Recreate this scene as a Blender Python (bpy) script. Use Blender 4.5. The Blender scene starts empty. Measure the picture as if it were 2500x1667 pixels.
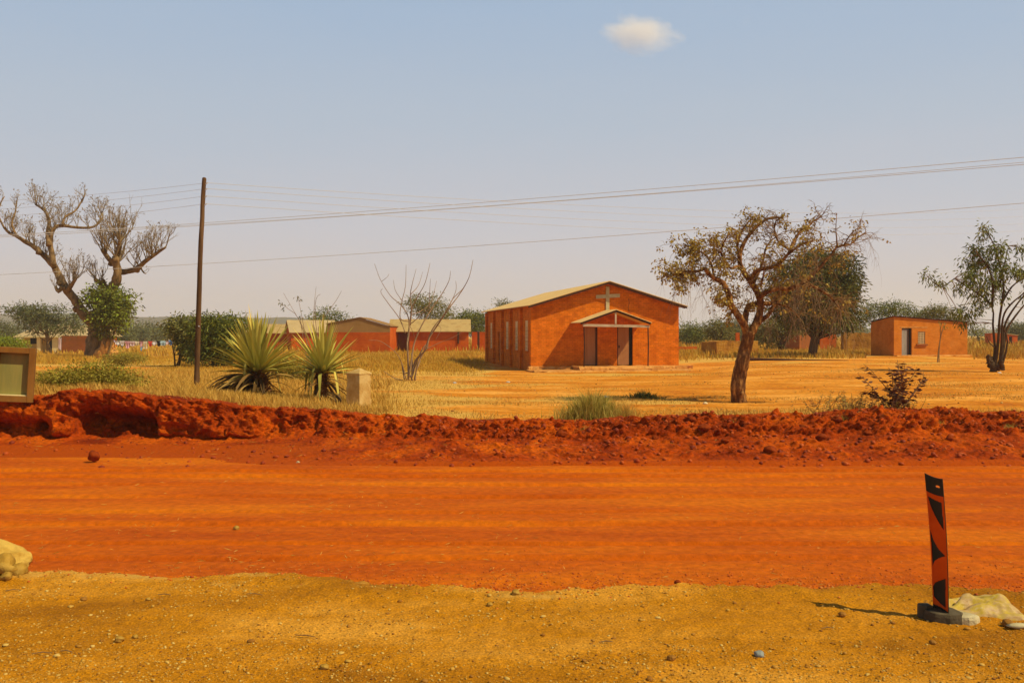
import bpy, math, random
import numpy as np
from mathutils import Vector, Matrix
random.seed(7); RNG = np.random.default_rng(11)
C = bpy.context.scene.collection
F = 2300.0; HZ = 818.0; CAMH = 2.2          # focal length and horizon of the photo in its own pixels, eye height in metres
R = math.radians

# ---------------------------------------------------------------- camera, sky, sun
cam = bpy.data.cameras.new('camera'); camo = bpy.data.objects.new('camera', cam); C.objects.link(camo)
camo.location = (0, 0, CAMH); camo.rotation_euler = (R(90) - math.atan(15.5 / F), 0, 0)
cam.sensor_width = 36; cam.lens = 36 * F / 2500; cam.clip_end = 12000; cam.clip_start = .1
S = bpy.context.scene; S.camera = camo
SUN_EL = R(50); SUN_DIR = Vector((.91 * math.cos(SUN_EL), -.41 * math.cos(SUN_EL), math.sin(SUN_EL))).normalized()
w = bpy.data.worlds.new('World'); S.world = w; w.use_nodes = True
nt = w.node_tree; bg = nt.nodes['Background']; bg.inputs[1].default_value = .1
sky = nt.nodes.new('ShaderNodeTexSky'); sky.sky_type = 'NISHITA'; sky.sun_disc = False
sky.sun_elevation = SUN_EL; sky.sun_rotation = math.atan2(SUN_DIR.x, SUN_DIR.y); sky.dust_density = 3; sky.air_density = 1.2
tc = nt.nodes.new('ShaderNodeTexCoord'); sx = nt.nodes.new('ShaderNodeSeparateXYZ'); nt.links.new(tc.outputs['Generated'], sx.inputs[0])
cr = nt.nodes.new('ShaderNodeValToRGB'); wm = nt.nodes.new('ShaderNodeMapping'); wm.inputs['Scale'].default_value = (1.3, 1.3, 7); nt.links.new(tc.outputs['Generated'], wm.inputs[0])
wn = nt.nodes.new('ShaderNodeTexNoise'); wn.inputs['Scale'].default_value = 1.6; wn.inputs['Detail'].default_value = 6; nt.links.new(wm.outputs[0], wn.inputs[0])
wa = nt.nodes.new('ShaderNodeMath'); wa.operation = 'MULTIPLY_ADD'; wa.inputs[1].default_value = -.09; nt.links.new(wn.outputs['Fac'], wa.inputs[0])
wb_ = nt.nodes.new('ShaderNodeMath'); wb_.operation = 'ADD'; wb_.inputs[1].default_value = .045; nt.links.new(sx.outputs[2], wb_.inputs[0]); nt.links.new(wb_.outputs[0], wa.inputs[2])   # thin uneven haze in the sky
nt.links.new(wa.outputs[0], cr.inputs[0])
e = cr.color_ramp.elements
e[0].position = 0; e[0].color = (.60, .56, .575, 1); e[1].position = 1; e[1].color = (.03, .05, .10, 1)
for p, c in ((.04, (.605, .575, .60)), (.10, (.565, .575, .64)), (.22, (.455, .54, .65)), (.335, (.375, .50, .665)), (.6, (.09, .14, .23))):
    q = e.new(p); q.color = (*c, 1)
sc_ = nt.nodes.new('ShaderNodeVectorMath'); sc_.operation = 'SCALE'; sc_.inputs[3].default_value = 10
nt.links.new(cr.outputs[0], sc_.inputs[0])
mx = nt.nodes.new('ShaderNodeMix'); mx.data_type = 'RGBA'; mx.inputs[0].default_value = .92
nt.links.new(sky.outputs[0], mx.inputs[6]); nt.links.new(sc_.outputs[0], mx.inputs[7]); nt.links.new(mx.outputs[2], bg.inputs[0])
sl = bpy.data.lights.new('sun', 'SUN'); sl.energy = 5.0; sl.angle = R(.53); sl.color = (1, .87, .55)
so = bpy.data.objects.new('sun', sl); C.objects.link(so); so.rotation_euler = SUN_DIR.to_track_quat('Z', 'Y').to_euler(); so.location = (30, -10, 60)
S.view_settings.view_transform = 'Standard'; S.view_settings.look = 'None'; S.view_settings.exposure = 0; S.view_settings.gamma = 1
S.cycles.volume_step_rate = 2; S.cycles.volume_bounces = 3; S.cycles.max_bounces = 8

# ---------------------------------------------------------------- helpers
def tag(o, label=None, cat=None, group=None, kind=None):
    if label: o['label'] = label
    if cat: o['category'] = cat
    if group: o['group'] = group
    if kind: o['kind'] = kind
    return o
def thing(name, label, cat, loc=(0, 0, 0), rz=0, group=None):
    o = bpy.data.objects.new(name, None); C.objects.link(o); o.location = loc; o.rotation_euler = (0, 0, rz); o.empty_display_size = .2
    return tag(o, label, cat, group)
def mesh(name, V, Fc, mat, parent=None, attrs=None, smooth=False):
    me = bpy.data.meshes.new(name); V = np.asarray(V, dtype=np.float32)
    if isinstance(Fc, np.ndarray):
        n, k = Fc.shape
        me.vertices.add(len(V)); me.vertices.foreach_set('co', V.ravel())
        me.loops.add(n * k); me.loops.foreach_set('vertex_index', Fc.astype(np.int32).ravel())
        me.polygons.add(n); me.polygons.foreach_set('loop_start', (np.arange(n) * k).astype(np.int32))
        me.update(calc_edges=True)
    else:
        me.from_pydata([tuple(v) for v in V.tolist()], [], [tuple(f) for f in Fc]); me.update()
    if attrs:
        for an, (dom, arr) in attrs.items():
            a = me.attributes.new(an, 'FLOAT', dom); a.data.foreach_set('value', np.asarray(arr, dtype=np.float32))
    if smooth: me.polygons.foreach_set('use_smooth', [True] * len(me.polygons))
    me.materials.append(mat)
    o = bpy.data.objects.new(name, me); C.objects.link(o)
    if parent: o.parent = parent
    return o
class MB:
    def __init__(s): s.v = []; s.f = []; s.n = 0
    def add(s, V, Fs):
        s.v.append(np.asarray(V, float)); s.f += [tuple(i + s.n for i in f) for f in Fs]; s.n += len(V)
    def box(s, a, b, rot=None, org=None):
        x0, y0, z0 = a; x1, y1, z1 = b
        V = np.array([(x0, y0, z0), (x1, y0, z0), (x1, y1, z0), (x0, y1, z0), (x0, y0, z1), (x1, y0, z1), (x1, y1, z1), (x0, y1, z1)], float)
        s.add(V, [(0, 3, 2, 1), (4, 5, 6, 7), (0, 1, 5, 4), (1, 2, 6, 5), (2, 3, 7, 6), (3, 0, 4, 7)]); return s
    def bar(s, p, q, wd, ht):               # a rectangular bar from p to q
        p = Vector(p); q = Vector(q); d = (q - p).normalized(); up = Vector((0, 0, 1))
        if abs(d.z) > .95: up = Vector((0, 1, 0))
        a = d.cross(up).normalized() * wd / 2; b = a.cross(d).normalized() * ht / 2
        V = [p - a - b, p + a - b, p + a + b, p - a + b, q - a - b, q + a - b, q + a + b, q - a + b]
        s.add(V, [(0, 1, 2, 3), (7, 6, 5, 4), (0, 4, 5, 1), (1, 5, 6, 2), (2, 6, 7, 3), (3, 7, 4, 0)]); return s
    def tube(s, P, rad, n=6, cap=True, wob=0):
        P = np.asarray(P, float); m = len(P); rad = np.broadcast_to(np.asarray(rad, float), (m,))
        T = np.gradient(P, axis=0); T /= np.linalg.norm(T, axis=1)[:, None] + 1e-9
        ref = np.array([.13, .97, .2]) if abs(T[0][1]) < .9 else np.array([1., 0, 0])
        A = np.cross(T, ref); A /= np.linalg.norm(A, axis=1)[:, None] + 1e-9; B = np.cross(T, A)
        an = np.arange(n) / n * 2 * math.pi
        rr = rad[:, None] * (1 + (RNG.normal(0, wob, (m, n)) if wob else 0))
        V = P[:, None, :] + rr[..., None] * (np.cos(an)[None, :, None] * A[:, None, :] + np.sin(an)[None, :, None] * B[:, None, :])
        Fs = [(i * n + j, i * n + (j + 1) % n, (i + 1) * n + (j + 1) % n, (i + 1) * n + j) for i in range(m - 1) for j in range(n)]
        if cap: Fs += [tuple(range(n))[::-1], tuple((m - 1) * n + j for j in range(n))]
        s.add(V.reshape(-1, 3), Fs); return s
    def prism(s, poly, y0, y1, axis='y'):   # polygon in (x,z) extruded along y
        n = len(poly)
        V = [(x, y0, z) for x, z in poly] + [(x, y1, z) for x, z in poly]
        if axis == 'x': V = [(y, x, z) for x, y, z in V]
        s.add(V, [tuple(range(n)), tuple(range(2 * n - 1, n - 1, -1))] + [((i + 1) % n, i, n + i, n + (i + 1) % n) for i in range(n)]); return s
    def build(s, name, mat, parent=None, smooth=False, bevel=0):
        o = mesh(name, np.concatenate(s.v), s.f, mat, parent, smooth=smooth)
        if bevel:
            m = o.modifiers.new('bevel', 'BEVEL'); m.width = bevel; m.segments = 2; m.limit_method = 'ANGLE'
        return o
def h2(ix, iy, seed):
    h = (ix.astype(np.int64) * 374761393 + iy.astype(np.int64) * 668265263 + seed * 974634777) & 0xffffffff
    h = ((h ^ (h >> 13)) * 1274126177) & 0xffffffff; h = (h ^ (h >> 16)) & 0xffffffff
    return h / 4294967295.0
def vn(x, y, seed=0):
    x = np.asarray(x, float); y = np.asarray(y, float); x, y = np.broadcast_arrays(x, y)
    ix = np.floor(x); iy = np.floor(y); fx = x - ix; fy = y - iy; fx = fx * fx * (3 - 2 * fx); fy = fy * fy * (3 - 2 * fy)
    a = h2(ix, iy, seed); b = h2(ix + 1, iy, seed); c = h2(ix, iy + 1, seed); d = h2(ix + 1, iy + 1, seed)
    return (a + (b - a) * fx) * (1 - fy) + (c + (d - c) * fx) * fy
def fbm(x, y, seed=0, oct=5, gain=.5):
    t = 0; a = 1; n = 0; c, s_ = math.cos(.7), math.sin(.7)
    x = np.asarray(x, float); y = np.asarray(y, float)
    for k in range(oct):
        t = t + a * vn(x, y, seed + k * 17); n += a; a *= gain; x, y = (x * c - y * s_) * 2.03 + 13.1, (x * s_ + y * c) * 2.03 + 7.7
    return t / n
def worley(x, y, seed=0):                   # distance to the nearest cell point and its id
    ix = np.floor(x); iy = np.floor(y); best = np.full(np.broadcast(x, y).shape, 9.); bid = np.zeros_like(best)
    for dx in (-1, 0, 1):
        for dy in (-1, 0, 1):
            cx = ix + dx; cy = iy + dy; px = cx + h2(cx, cy, seed); py = cy + h2(cx, cy, seed + 5)
            d = np.hypot(px - x, py - y); m = d < best; best = np.where(m, d, best); bid = np.where(m, h2(cx, cy, seed + 9), bid)
    return best, bid
def sst(a, b, x): t = np.clip((np.asarray(x, float) - a) / (b - a), 0, 1); return t * t * (3 - 2 * t)
def P(px, py, D): return Vector(((px - 1250) / F * D, D, CAMH - (py - HZ) / F * D))
def grid(name, X, Y, Z, mat, parent=None, attrs=None):   # arrays of shape (rows, cols)
    r, c = X.shape; V = np.stack([X, Y, Z], -1).reshape(-1, 3)
    i = (np.arange(r - 1)[:, None] * c + np.arange(c - 1)[None, :]).ravel()
    return mesh(name, V, np.stack([i, i + 1, i + 1 + c, i + c], 1), mat, parent, attrs, smooth=True)

# ---------------------------------------------------------------- materials
def mat(name, cols, scale=3, detail=6, rough=.85, bump=0, bscale=None, stretch=(1, 1, 1), attr=None, transl=0, brick=None, spec=.08, dist=.02, metal=0):
    m = bpy.data.materials.new(name); m.use_nodes = True; n = m.node_tree; L = n.links.new; bs = n.nodes['Principled BSDF']
    bs.inputs['Roughness'].default_value = rough; bs.inputs['Specular IOR Level'].default_value = spec; bs.inputs['Metallic'].default_value = metal
    tcn = n.nodes.new('ShaderNodeTexCoord'); mp = n.nodes.new('ShaderNodeMapping'); mp.inputs['Scale'].default_value = stretch; L(tcn.outputs['Object'], mp.inputs[0])
    ns = n.nodes.new('ShaderNodeTexNoise'); ns.inputs['Scale'].default_value = scale; ns.inputs['Detail'].default_value = detail; ns.inputs['Roughness'].default_value = .6
    L(mp.outputs[0], ns.inputs['Vector'])
    rp = n.nodes.new('ShaderNodeValToRGB'); el = rp.color_ramp.elements
    if len(cols) == 1: cols = [cols[0], cols[0]]
    lo, hi = (.3, .7) if not attr else (0, 1)
    for k, c in enumerate(cols):
        pz = lo + (hi - lo) * k / (len(cols) - 1)
        q = el[k] if k < 2 else el.new(pz)
        q.position = pz; q.color = (*c, 1)
    if attr:
        at = n.nodes.new('ShaderNodeAttribute'); at.attribute_name = attr; L(at.outputs['Fac'], rp.inputs[0])
    else: L(ns.outputs['Fac'], rp.inputs[0])
    col = rp.outputs[0]
    if brick:
        bw, bh, mort, amt = brick
        sp = n.nodes.new('ShaderNodeSeparateXYZ'); L(tcn.outputs['Object'], sp.inputs[0]); ad = n.nodes.new('ShaderNodeMath'); L(sp.outputs[0], ad.inputs[0]); L(sp.outputs[1], ad.inputs[1])
        cb = n.nodes.new('ShaderNodeCombineXYZ'); L(ad.outputs[0], cb.inputs[0]); L(sp.outputs[2], cb.inputs[1])
        bt = n.nodes.new('ShaderNodeTexBrick'); bt.inputs['Scale'].default_value = 1; bt.inputs['Brick Width'].default_value = bw; bt.inputs['Row Height'].default_value = bh
        bt.inputs['Mortar Size'].default_value = .012; bt.inputs['Color1'].default_value = (1.15, 1.12, 1.1, 1); bt.inputs['Color2'].default_value = (.78, .76, .75, 1); bt.inputs['Mortar'].default_value = (*mort, 1)
        L(cb.outputs[0], bt.inputs[0])
        mm = n.nodes.new('ShaderNodeMix'); mm.data_type = 'RGBA'; mm.blend_type = 'MULTIPLY'; mm.inputs[0].default_value = amt; L(col, mm.inputs[6]); L(bt.outputs[0], mm.inputs[7]); col = mm.outputs[2]
    L(col, bs.inputs['Base Color'])
    if bump:
        nb = n.nodes.new('ShaderNodeTexNoise'); nb.inputs['Scale'].default_value = bscale or scale * 4; nb.inputs['Detail'].default_value = 5; L(mp.outputs[0], nb.inputs['Vector'])
        bp = n.nodes.new('ShaderNodeBump'); bp.inputs['Strength'].default_value = bump; bp.inputs['Distance'].default_value = dist; L(nb.outputs['Fac'], bp.inputs['Height']); L(bp.outputs[0], bs.inputs['Normal'])
    if transl:
        tr = n.nodes.new('ShaderNodeBsdfTranslucent'); L(col, tr.inputs[0]); ms = n.nodes.new('ShaderNodeMixShader'); ms.inputs[0].default_value = transl
        L(bs.outputs[0], ms.inputs[1]); L(tr.outputs[0], ms.inputs[2]); L(ms.outputs[0], n.nodes['Material Output'].inputs[0])
    return m
M = {}
M['brick'] = mat('church_brick', [(.46, .10, .004), (.62, .155, .006), (.70, .19, .012)], 2.2, 9, bump=1, bscale=14, brick=(.3, .11, (.62, .6, .6), .75))
M['brick_b'] = mat('hut_brick', [(.42, .12, .008), (.56, .18, .015), (.58, .21, .03)], 1.3, 8, bump=.6, bscale=12, brick=(.24, .09, (.8, .8, .75), .5))
M['brick_r'] = mat('red_brick', [(.34, .05, .003), (.46, .08, .005), (.52, .11, .01)], .8, 8, bump=.6, bscale=8, brick=(.3, .12, (.8, .8, .75), .5))
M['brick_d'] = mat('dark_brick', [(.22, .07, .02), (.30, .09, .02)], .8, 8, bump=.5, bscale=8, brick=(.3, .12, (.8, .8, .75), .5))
M['mud'] = mat('mud_brick', [(.16, .06, .01), (.34, .15, .02), (.42, .22, .03)], 1.2, 8, bump=1, bscale=6, dist=.08)
M['tin'] = mat('pale_tin_roof', [(.50, .32, .12), (.62, .42, .18), (.56, .37, .15)], .7, 5, rough=.6)
M['tin_h'] = mat('tan_tin_roof', [(.30, .19, .07), (.44, .30, .12), (.36, .22, .08)], .9, 8, rough=.7)
M['tin_w'] = mat('white_tin_roof', [(.38, .27, .13), (.48, .35, .18)], .8, 5, rough=.6)
M['roof_b'] = mat('dusty_brown_roof', [(.24, .13, .04), (.34, .19, .07)], .5, 6, rough=.9)
M['wood'] = mat('weathered_wood', [(.11, .06, .03), (.2, .12, .07)], 6, 6, stretch=(1, 1, .15), bump=.4)
M['wood_p'] = mat('pale_timber', [(.36, .26, .16), (.5, .4, .27)], 4, 6, stretch=(1, 1, .3), bump=.3)
M['door'] = mat('door_board', [(.30, .125, .045), (.42, .19, .08)], 2, 6, stretch=(4, 4, .3), rough=.6, bump=.15)
M['door_g'] = mat('grey_door', [(.22, .2, .17), (.34, .31, .27)], 3, 6, stretch=(2, 2, .6))
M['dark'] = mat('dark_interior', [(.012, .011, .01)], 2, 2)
M['dark_w'] = mat('dark_frame_wood', [(.05, .02, .01), (.08, .035, .02)], 5, 4)
M['cross'] = mat('cream_plaster', [(.40, .33, .17), (.54, .46, .27)], 5, 6, bump=.2)
M['cream'] = mat('cream_wall', [(.62, .5, .22), (.72, .6, .3)], 2, 6)
M['mustard'] = mat('mustard_wall', [(.4, .27, .07), (.48, .33, .1)], 2, 6)
M['bfill'] = mat('breeze_block', [(.58, .42, .22), (.72, .54, .3)], 4, 5)
M['slab'] = mat('earth_plinth', [(.42, .16, .03), (.55, .25, .06), (.6, .3, .09)], 3, 8, bump=.8, bscale=10, dist=.05)
M['concrete'] = mat('weathered_concrete', [(.34, .17, .04), (.46, .29, .10), (.56, .40, .18)], 3.5, 8, bump=.6, bscale=20)
M['bark'] = mat('grey_brown_bark', [(.07, .04, .018), (.19, .115, .05), (.30, .19, .09)], 4, 7, bump=1, bscale=12, stretch=(1, 1, .35), dist=.05)
M['bark_m'] = mat('rough_orange_brown_bark', [(.05, .022, .01), (.15, .06, .02), (.5, .25, .07)], 9, 8, bump=1, bscale=14, stretch=(1, 1, .3), dist=.05)
M['bark_d'] = mat('dark_bark', [(.05, .028, .015), (.1, .06, .03)], 5, 6, bump=1, bscale=12, stretch=(1, 1, .3))
M['twig'] = mat('dry_twig', [(.2, .12, .07), (.34, .22, .13)], 5, 4)
M['twig_d'] = mat('brown_twig', [(.14, .075, .03), (.32, .19, .08)], 5, 4)
M['twig_g'] = mat('greyish_twig', [(.17, .12, .07), (.32, .235, .13)], 5, 4)
M['pole'] = mat('brown_pole', [(.045, .022, .01), (.09, .045, .02), (.2, .11, .05)], 3, 7, bump=.6, stretch=(1, 1, .15), bscale=10)
M['wire'] = mat('wire', [(.5, .48, .46)], 1, 1)
M['gal'] = mat('galvanised', [(.6, .6, .58)], 1, 1, rough=.4, metal=.6)
def leafmat(n, cols, tr=.25): return mat(n, cols, attr='rnd', rough=.65, transl=tr, spec=.25)
M['lf_green'] = leafmat('leaf_green', [(.025, .036, .006), (.08, .10, .012), (.17, .19, .02), (.32, .31, .05)])
M['lf_olive'] = leafmat('leaf_olive', [(.05, .055, .012), (.13, .13, .025), (.22, .2, .045), (.32, .25, .07)])
M['lf_dark'] = leafmat('leaf_dark_green', [(.02, .026, .007), (.06, .07, .012), (.14, .14, .02), (.26, .23, .045)])
M['lf_lime'] = leafmat('leaf_bright_green', [(.07, .09, .01), (.16, .2, .015), (.26, .32, .02), (.36, .42, .04)])
M['lf_creep'] = leafmat('leaf_creeper', [(.03, .03, .008), (.10, .10, .015), (.22, .24, .03), (.30, .42, .03)])
M['lf_far'] = leafmat('leaf_far', [(.06, .075, .028), (.13, .14, .05), (.2, .2, .08)])
M['lf_dry'] = leafmat('leaf_dry', [(.12, .07, .008), (.34, .21, .03), (.5, .36, .07), (.26, .21, .03)])
M['lf_brown'] = leafmat('leaf_red_brown', [(.05, .014, .006), (.12, .03, .01), (.2, .07, .02)])
M['lf_scrub'] = leafmat('leaf_scrub', [(.12, .08, .01), (.26, .19, .02), (.36, .3, .03), (.18, .17, .02)])
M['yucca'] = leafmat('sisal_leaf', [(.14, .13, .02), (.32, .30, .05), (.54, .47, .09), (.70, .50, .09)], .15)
M['yucca_d'] = leafmat('dead_sisal_leaf', [(.05, .025, .006), (.16, .085, .02), (.44, .27, .07)], .1)
M['straw'] = leafmat('dry_grass', [(.38, .19, .02), (.54, .29, .04), (.66, .40, .08), (.34, .22, .03)], .2)
M['straw_g'] = leafmat('tall_dry_grass', [(.34, .15, .01), (.50, .25, .02), (.58, .34, .035), (.34, .24, .02)], .2)
M['tuft'] = leafmat('green_grass_tuft', [(.14, .12, .015), (.34, .28, .03), (.56, .42, .08), (.66, .48, .12)], .2)

# ---------------------------------------------------------------- terrain
CP = [(-200, 21, .92), (30, 21, .90), (170, 21, .95), (400, 21, .84), (600, 21, .66), (850, 21, .50), (1100, 21, .38), (1400, 21, .34), (1700, 21, .44), (2000, 21, .44), (2300, 21, .52), (2500, 21, .45), (2750, 21, .45),
      (480, 31, .49), (620, 27, .44), (783, 26, .37), (880, 24.5, .29), (1000, 40, .25), (200, 30, .5), (50, 32, .5), (120, 60, .2), (235, 75, .38),
      (1250, 50, .2), (1450, 53, .22), (1660, 54, .24), (1803, 27, .26), (2430, 45, .44), (2250, 35, .35), (1300, 30, .27), (2288, 58, .52), (2250, 71, .66), (1985, 68, .64), (1900, 60, .56), (1730, 74, .55),
      (1100, 100, .35), (900, 100, .3), (650, 100, .3), (350, 100, .05), (100, 125, -.45), (200, 112, -.4), (2000, 100, .5), (2460, 130, .7), (1600, 140, .5), (1000, 200, .4), (200, 250, -.6), (2400, 250, .8), (1250, 600, .4), (0, 700, -2), (2500, 700, 1.0), (1250, 1800, 0)]
_cx = np.array([(a - 1250) / F * 4.5 for a, b, c in CP]); _cy = np.array([math.log(b) * 2.2 for a, b, c in CP]); _cz = np.array([c for a, b, c in CP])
def yard(x, y):
    x = np.asarray(x, float); y = np.maximum(np.asarray(y, float), 15); x, y = np.broadcast_arrays(x, y)
    u = np.clip(x / y, -.9, .9) * 4.5; v = np.log(y) * 2.2; num = 0; den = 1e-12
    for a, b, c in zip(_cx, _cy, _cz):
        d2 = (u - a) ** 2 + (v - b) ** 2; wt = np.exp(-d2 / .09) + .02 * np.exp(-d2 / .8) + 1e-6 / (d2 + .1); num = num + wt * c; den = den + wt
    return num / den
def xpx(px, D): return (px - 1250) / F * D
_kx = np.array([xpx(p, 19.6) for p in (-400, 0, 80, 170, 250, 400, 600, 850, 1100, 1400, 1700, 2000, 2130, 2300, 2420, 2500, 2900)])
_kz = np.array([.86, .86, .88, 1.07, .95, .86, .66, .53, .41, .37, .48, .50, .64, .62, .5, .52, .5])
def crest(x): return np.interp(x, _kx, _kz)
def gz(x, y):                                # ground height anywhere on the far side
    x = np.asarray(x, float); y = np.asarray(y, float)
    return yard(x, y) + .03 * (fbm(x * .7, y * .7, 3, 3) - .5) * sst(21, 24, y)
def gzf(x, y): return float(gz(np.array([x]), np.array([y]))[0])
def spread(a, b, step, far, grow=1.18):
    xs = list(np.arange(a, b + 1e-6, step)); s = step
    l = []; x = a
    while x > -far: s *= grow; x -= s; l.append(x)
    s = step; r = []; x = b
    while x < far: s *= grow; x += s; r.append(x)
    return np.array(l[::-1] + xs + r)
# materials of the ground
def ground_mat(name, ca, cb, cst, nscale, stretch, attr, bump, bscale, cc=None, dist=.02, nfine=30, fine=.25):
    m = bpy.data.materials.new(name); m.use_nodes = True; n = m.node_tree; L = n.links.new; bs = n.nodes['Principled BSDF']
    bs.inputs['Roughness'].default_value = .95; bs.inputs['Specular IOR Level'].default_value = .1
    tcn = n.nodes.new('ShaderNodeTexCoord'); mp = n.nodes.new('ShaderNodeMapping'); mp.inputs['Scale'].default_value = stretch; L(tcn.outputs['Object'], mp.inputs[0])
    a = n.nodes.new('ShaderNodeTexNoise'); a.inputs['Scale'].default_value = nscale; a.inputs['Detail'].default_value = 8; a.inputs['Roughness'].default_value = .62; L(mp.outputs[0], a.inputs[0])
    r = n.nodes.new('ShaderNodeValToRGB'); L(a.outputs['Fac'], r.inputs[0]); el = r.color_ramp.elements
    el[0].position = .34; el[0].color = (*ca, 1); el[1].position = .66; el[1].color = (*cb, 1)
    if cc: q = el.new(.5); q.color = (*cc, 1)
    col = r.outputs[0]
    f = n.nodes.new('ShaderNodeTexNoise'); f.inputs['Scale'].default_value = nfine; f.inputs['Detail'].default_value = 6; L(tcn.outputs['Object'], f.inputs[0])
    fr = n.nodes.new('ShaderNodeMapRange'); fr.inputs[1].default_value = .3; fr.inputs[2].default_value = .7; fr.inputs[3].default_value = 1 - fine; fr.inputs[4].default_value = 1 + fine; L(f.outputs['Fac'], fr.inputs[0])
    vm = n.nodes.new('ShaderNodeVectorMath'); vm.operation = 'SCALE'; L(col, vm.inputs[0]); L(fr.outputs[0], vm.inputs[3]); col = vm.outputs[0]
    if attr:
        at = n.nodes.new('ShaderNodeAttribute'); at.attribute_name = attr
        n2 = n.nodes.new('ShaderNodeTexNoise'); n2.inputs['Scale'].default_value = 2.2; n2.inputs['Detail'].default_value = 8; n2.inputs['Roughness'].default_value = .7
        mp2 = n.nodes.new('ShaderNodeMapping'); mp2.inputs['Scale'].default_value = (.5, 1, 1); L(tcn.outputs['Object'], mp2.inputs[0]); L(mp2.outputs[0], n2.inputs[0])
        s = n.nodes.new('ShaderNodeMath'); s.operation = 'ADD'; L(at.outputs['Fac'], s.inputs[0]); L(n2.outputs['Fac'], s.inputs[1])
        mr = n.nodes.new('ShaderNodeMapRange'); mr.inputs[1].default_value = .78; mr.inputs[2].default_value = 1.0; mr.clamp = True; L(s.outputs[0], mr.inputs[0])
        mm = n.nodes.new('ShaderNodeMix'); mm.data_type = 'RGBA'; L(mr.outputs[0], mm.inputs[0]); L(col, mm.inputs[6]); mm.inputs[7].default_value = (*cst, 1); col = mm.outputs[2]
    L(col, bs.inputs['Base Color'])
    nb = n.nodes.new('ShaderNodeTexNoise'); nb.inputs['Scale'].default_value = bscale; nb.inputs['Detail'].default_value = 8; nb.inputs['Roughness'].default_value = .65; L(tcn.outputs['Object'], nb.inputs[0])
    bp = n.nodes.new('ShaderNodeBump'); bp.inputs['Strength'].default_value = bump; bp.inputs['Distance'].default_value = dist; L(nb.outputs['Fac'], bp.inputs['Height']); L(bp.outputs[0], bs.inputs['Normal'])
    return m
G_yard = ground_mat('sandy_yard', (.46, .13, .003), (.76, .34, .055), (.60, .34, .065), .5, (.55, 1.0, 1), 'straw', 1, 6, cc=(.60, .215, .010), dist=.08, nfine=7, fine=.28)
G_road = ground_mat('red_dirt', (.40, .066, .0003), (.56, .135, .001), (.5, .2, .02), .9, (.22, 1.2, 1), None, 1, 18, cc=(.48, .093, .0004), dist=.03, nfine=10, fine=.2)
G_bank = ground_mat('red_earth', (.18, .018, .0004), (.48, .085, .0008), (.39, .06, .0005), .9, (1, 1, 1), 'toe', 1, 10, cc=(.34, .044, .0004), dist=.07, nfine=14, fine=.4)
G_grav = ground_mat('yellow_gravel', (.32, .118, .002), (.62, .28, .028), (.56, .29, .05), .8, (.5, 1.2, 1), 'edge', 1, 45, cc=(.47, .185, .004), dist=.02, nfine=60, fine=.4)

def straw_amt(x, y):
    px = 1250 + x / np.maximum(y, 1) * F; n = fbm(x * .4 + 5, y * .45, 21, 5)
    left = sst(1250, 850, px) * sst(46, 36, y) * .55
    strip = sst(.35, .75, fbm(x * .08, y * .22, 33, 4)) * .45
    tall = sst(42, 50, y) * sst(80, 70, y) * sst(1230, 1150, px) * .6 + sst(78, 90, y) * .6 + sst(60, 70, y) * sst(1620, 1700, px) * sst(2140, 2080, px) * .6
    path = np.exp(-((y - 56) / 5) ** 2) * sst(420, 260, px) * 1.0
    bare = sst(30, 33, y) * sst(47, 43, y) * sst(1000, 1500, px) * .35 + sst(1650, 1750, px) * sst(22, 26, y) * sst(60, 50, y) * .25
    near = sst(24, 21, y) * .35
    return np.clip(left + strip + tall + near - path - bare + (n - .5) * .9, 0, 1)

# gravel shoulder (foreground), rises a few cm over the road it lies on
ex = lambda x: 8.27 + .48 * sst(.3, -4.2, x) + .34 * (fbm(x * .9, 1.5, 5, 4) - .5) + .2 * (fbm(x * 6, 3, 6, 4) - .5)
def gravel_z(x, y):
    z = .012 * (fbm(x * 3, y * 3, 41, 4) - .5) + .05 * (fbm(x * .5, y * .5, 42, 3) - .5)
    dd = ex(x) - y
    z = z + .035 * np.exp(-((dd - .25) / .22) ** 2) * (.4 + fbm(x * 2, y * 2, 43, 3)) + .022 * (fbm(x * 16, y * 16, 44, 3) - .5) + .03 * (fbm(x * 5, y * 5, 45, 3) - .5)
    return z - .16 * sst(.13, -.08, dd)
gx = spread(-5, 5, .018, 120); gy = np.concatenate([-np.geomspace(60, .5, 22)[:, None].ravel(), np.linspace(0, 5.3, 25), np.arange(5.32, 9.25, .018)])
X, Y = np.meshgrid(gx, gy)
tag(grid('gravel_shoulder', X, Y, gravel_z(X, Y), G_grav, attrs={'edge': ('POINT', (.5 * np.exp(-((ex(X) - Y - .2) / .38) ** 2) * (.45 + .55 * sst(2, -2, X)) * (1.7 * fbm(X * 2.5, Y * 6, 46, 5) - .15)).ravel())}), kind='structure')
# red dirt road
def road_z(x, y):
    z = -.085 + .0 * x
    for k, (yc, wd, a) in enumerate(((9.6, .16, .018), (10.3, .12, .014), (11.4, .2, .02), (12.2, .15, .014), (13.3, .2, .022), (14.4, .18, .02), (15.3, .2, .03), (15.9, .16, .03))):
        yy = yc + .25 * (fbm(x * .12, k * 3.3, 50 + k, 2) - .5); wd = wd * .45; z = z - 2.2 * a * np.exp(-((y - yy) / wd) ** 2) * (.2 + 1.2 * fbm(x * .25, k, 60 + k, 2)) + a * .6 * np.exp(-((y - yy - wd * 1.8) / wd) ** 2)
    z = z + .02 * (fbm(x * .6, y * 1.6, 71, 4) - .5) + .016 * (fbm(x * 5, y * 8, 72, 4) - .5)
    z = z + .022 * np.exp(-((y - 8.75) / .3) ** 2) * (fbm(x * 5, y * 5, 73, 4)) + .02 * (fbm(x * 14, y * 14, 74, 3) - .5) * sst(9.3, 8.8, y)
    return z
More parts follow.
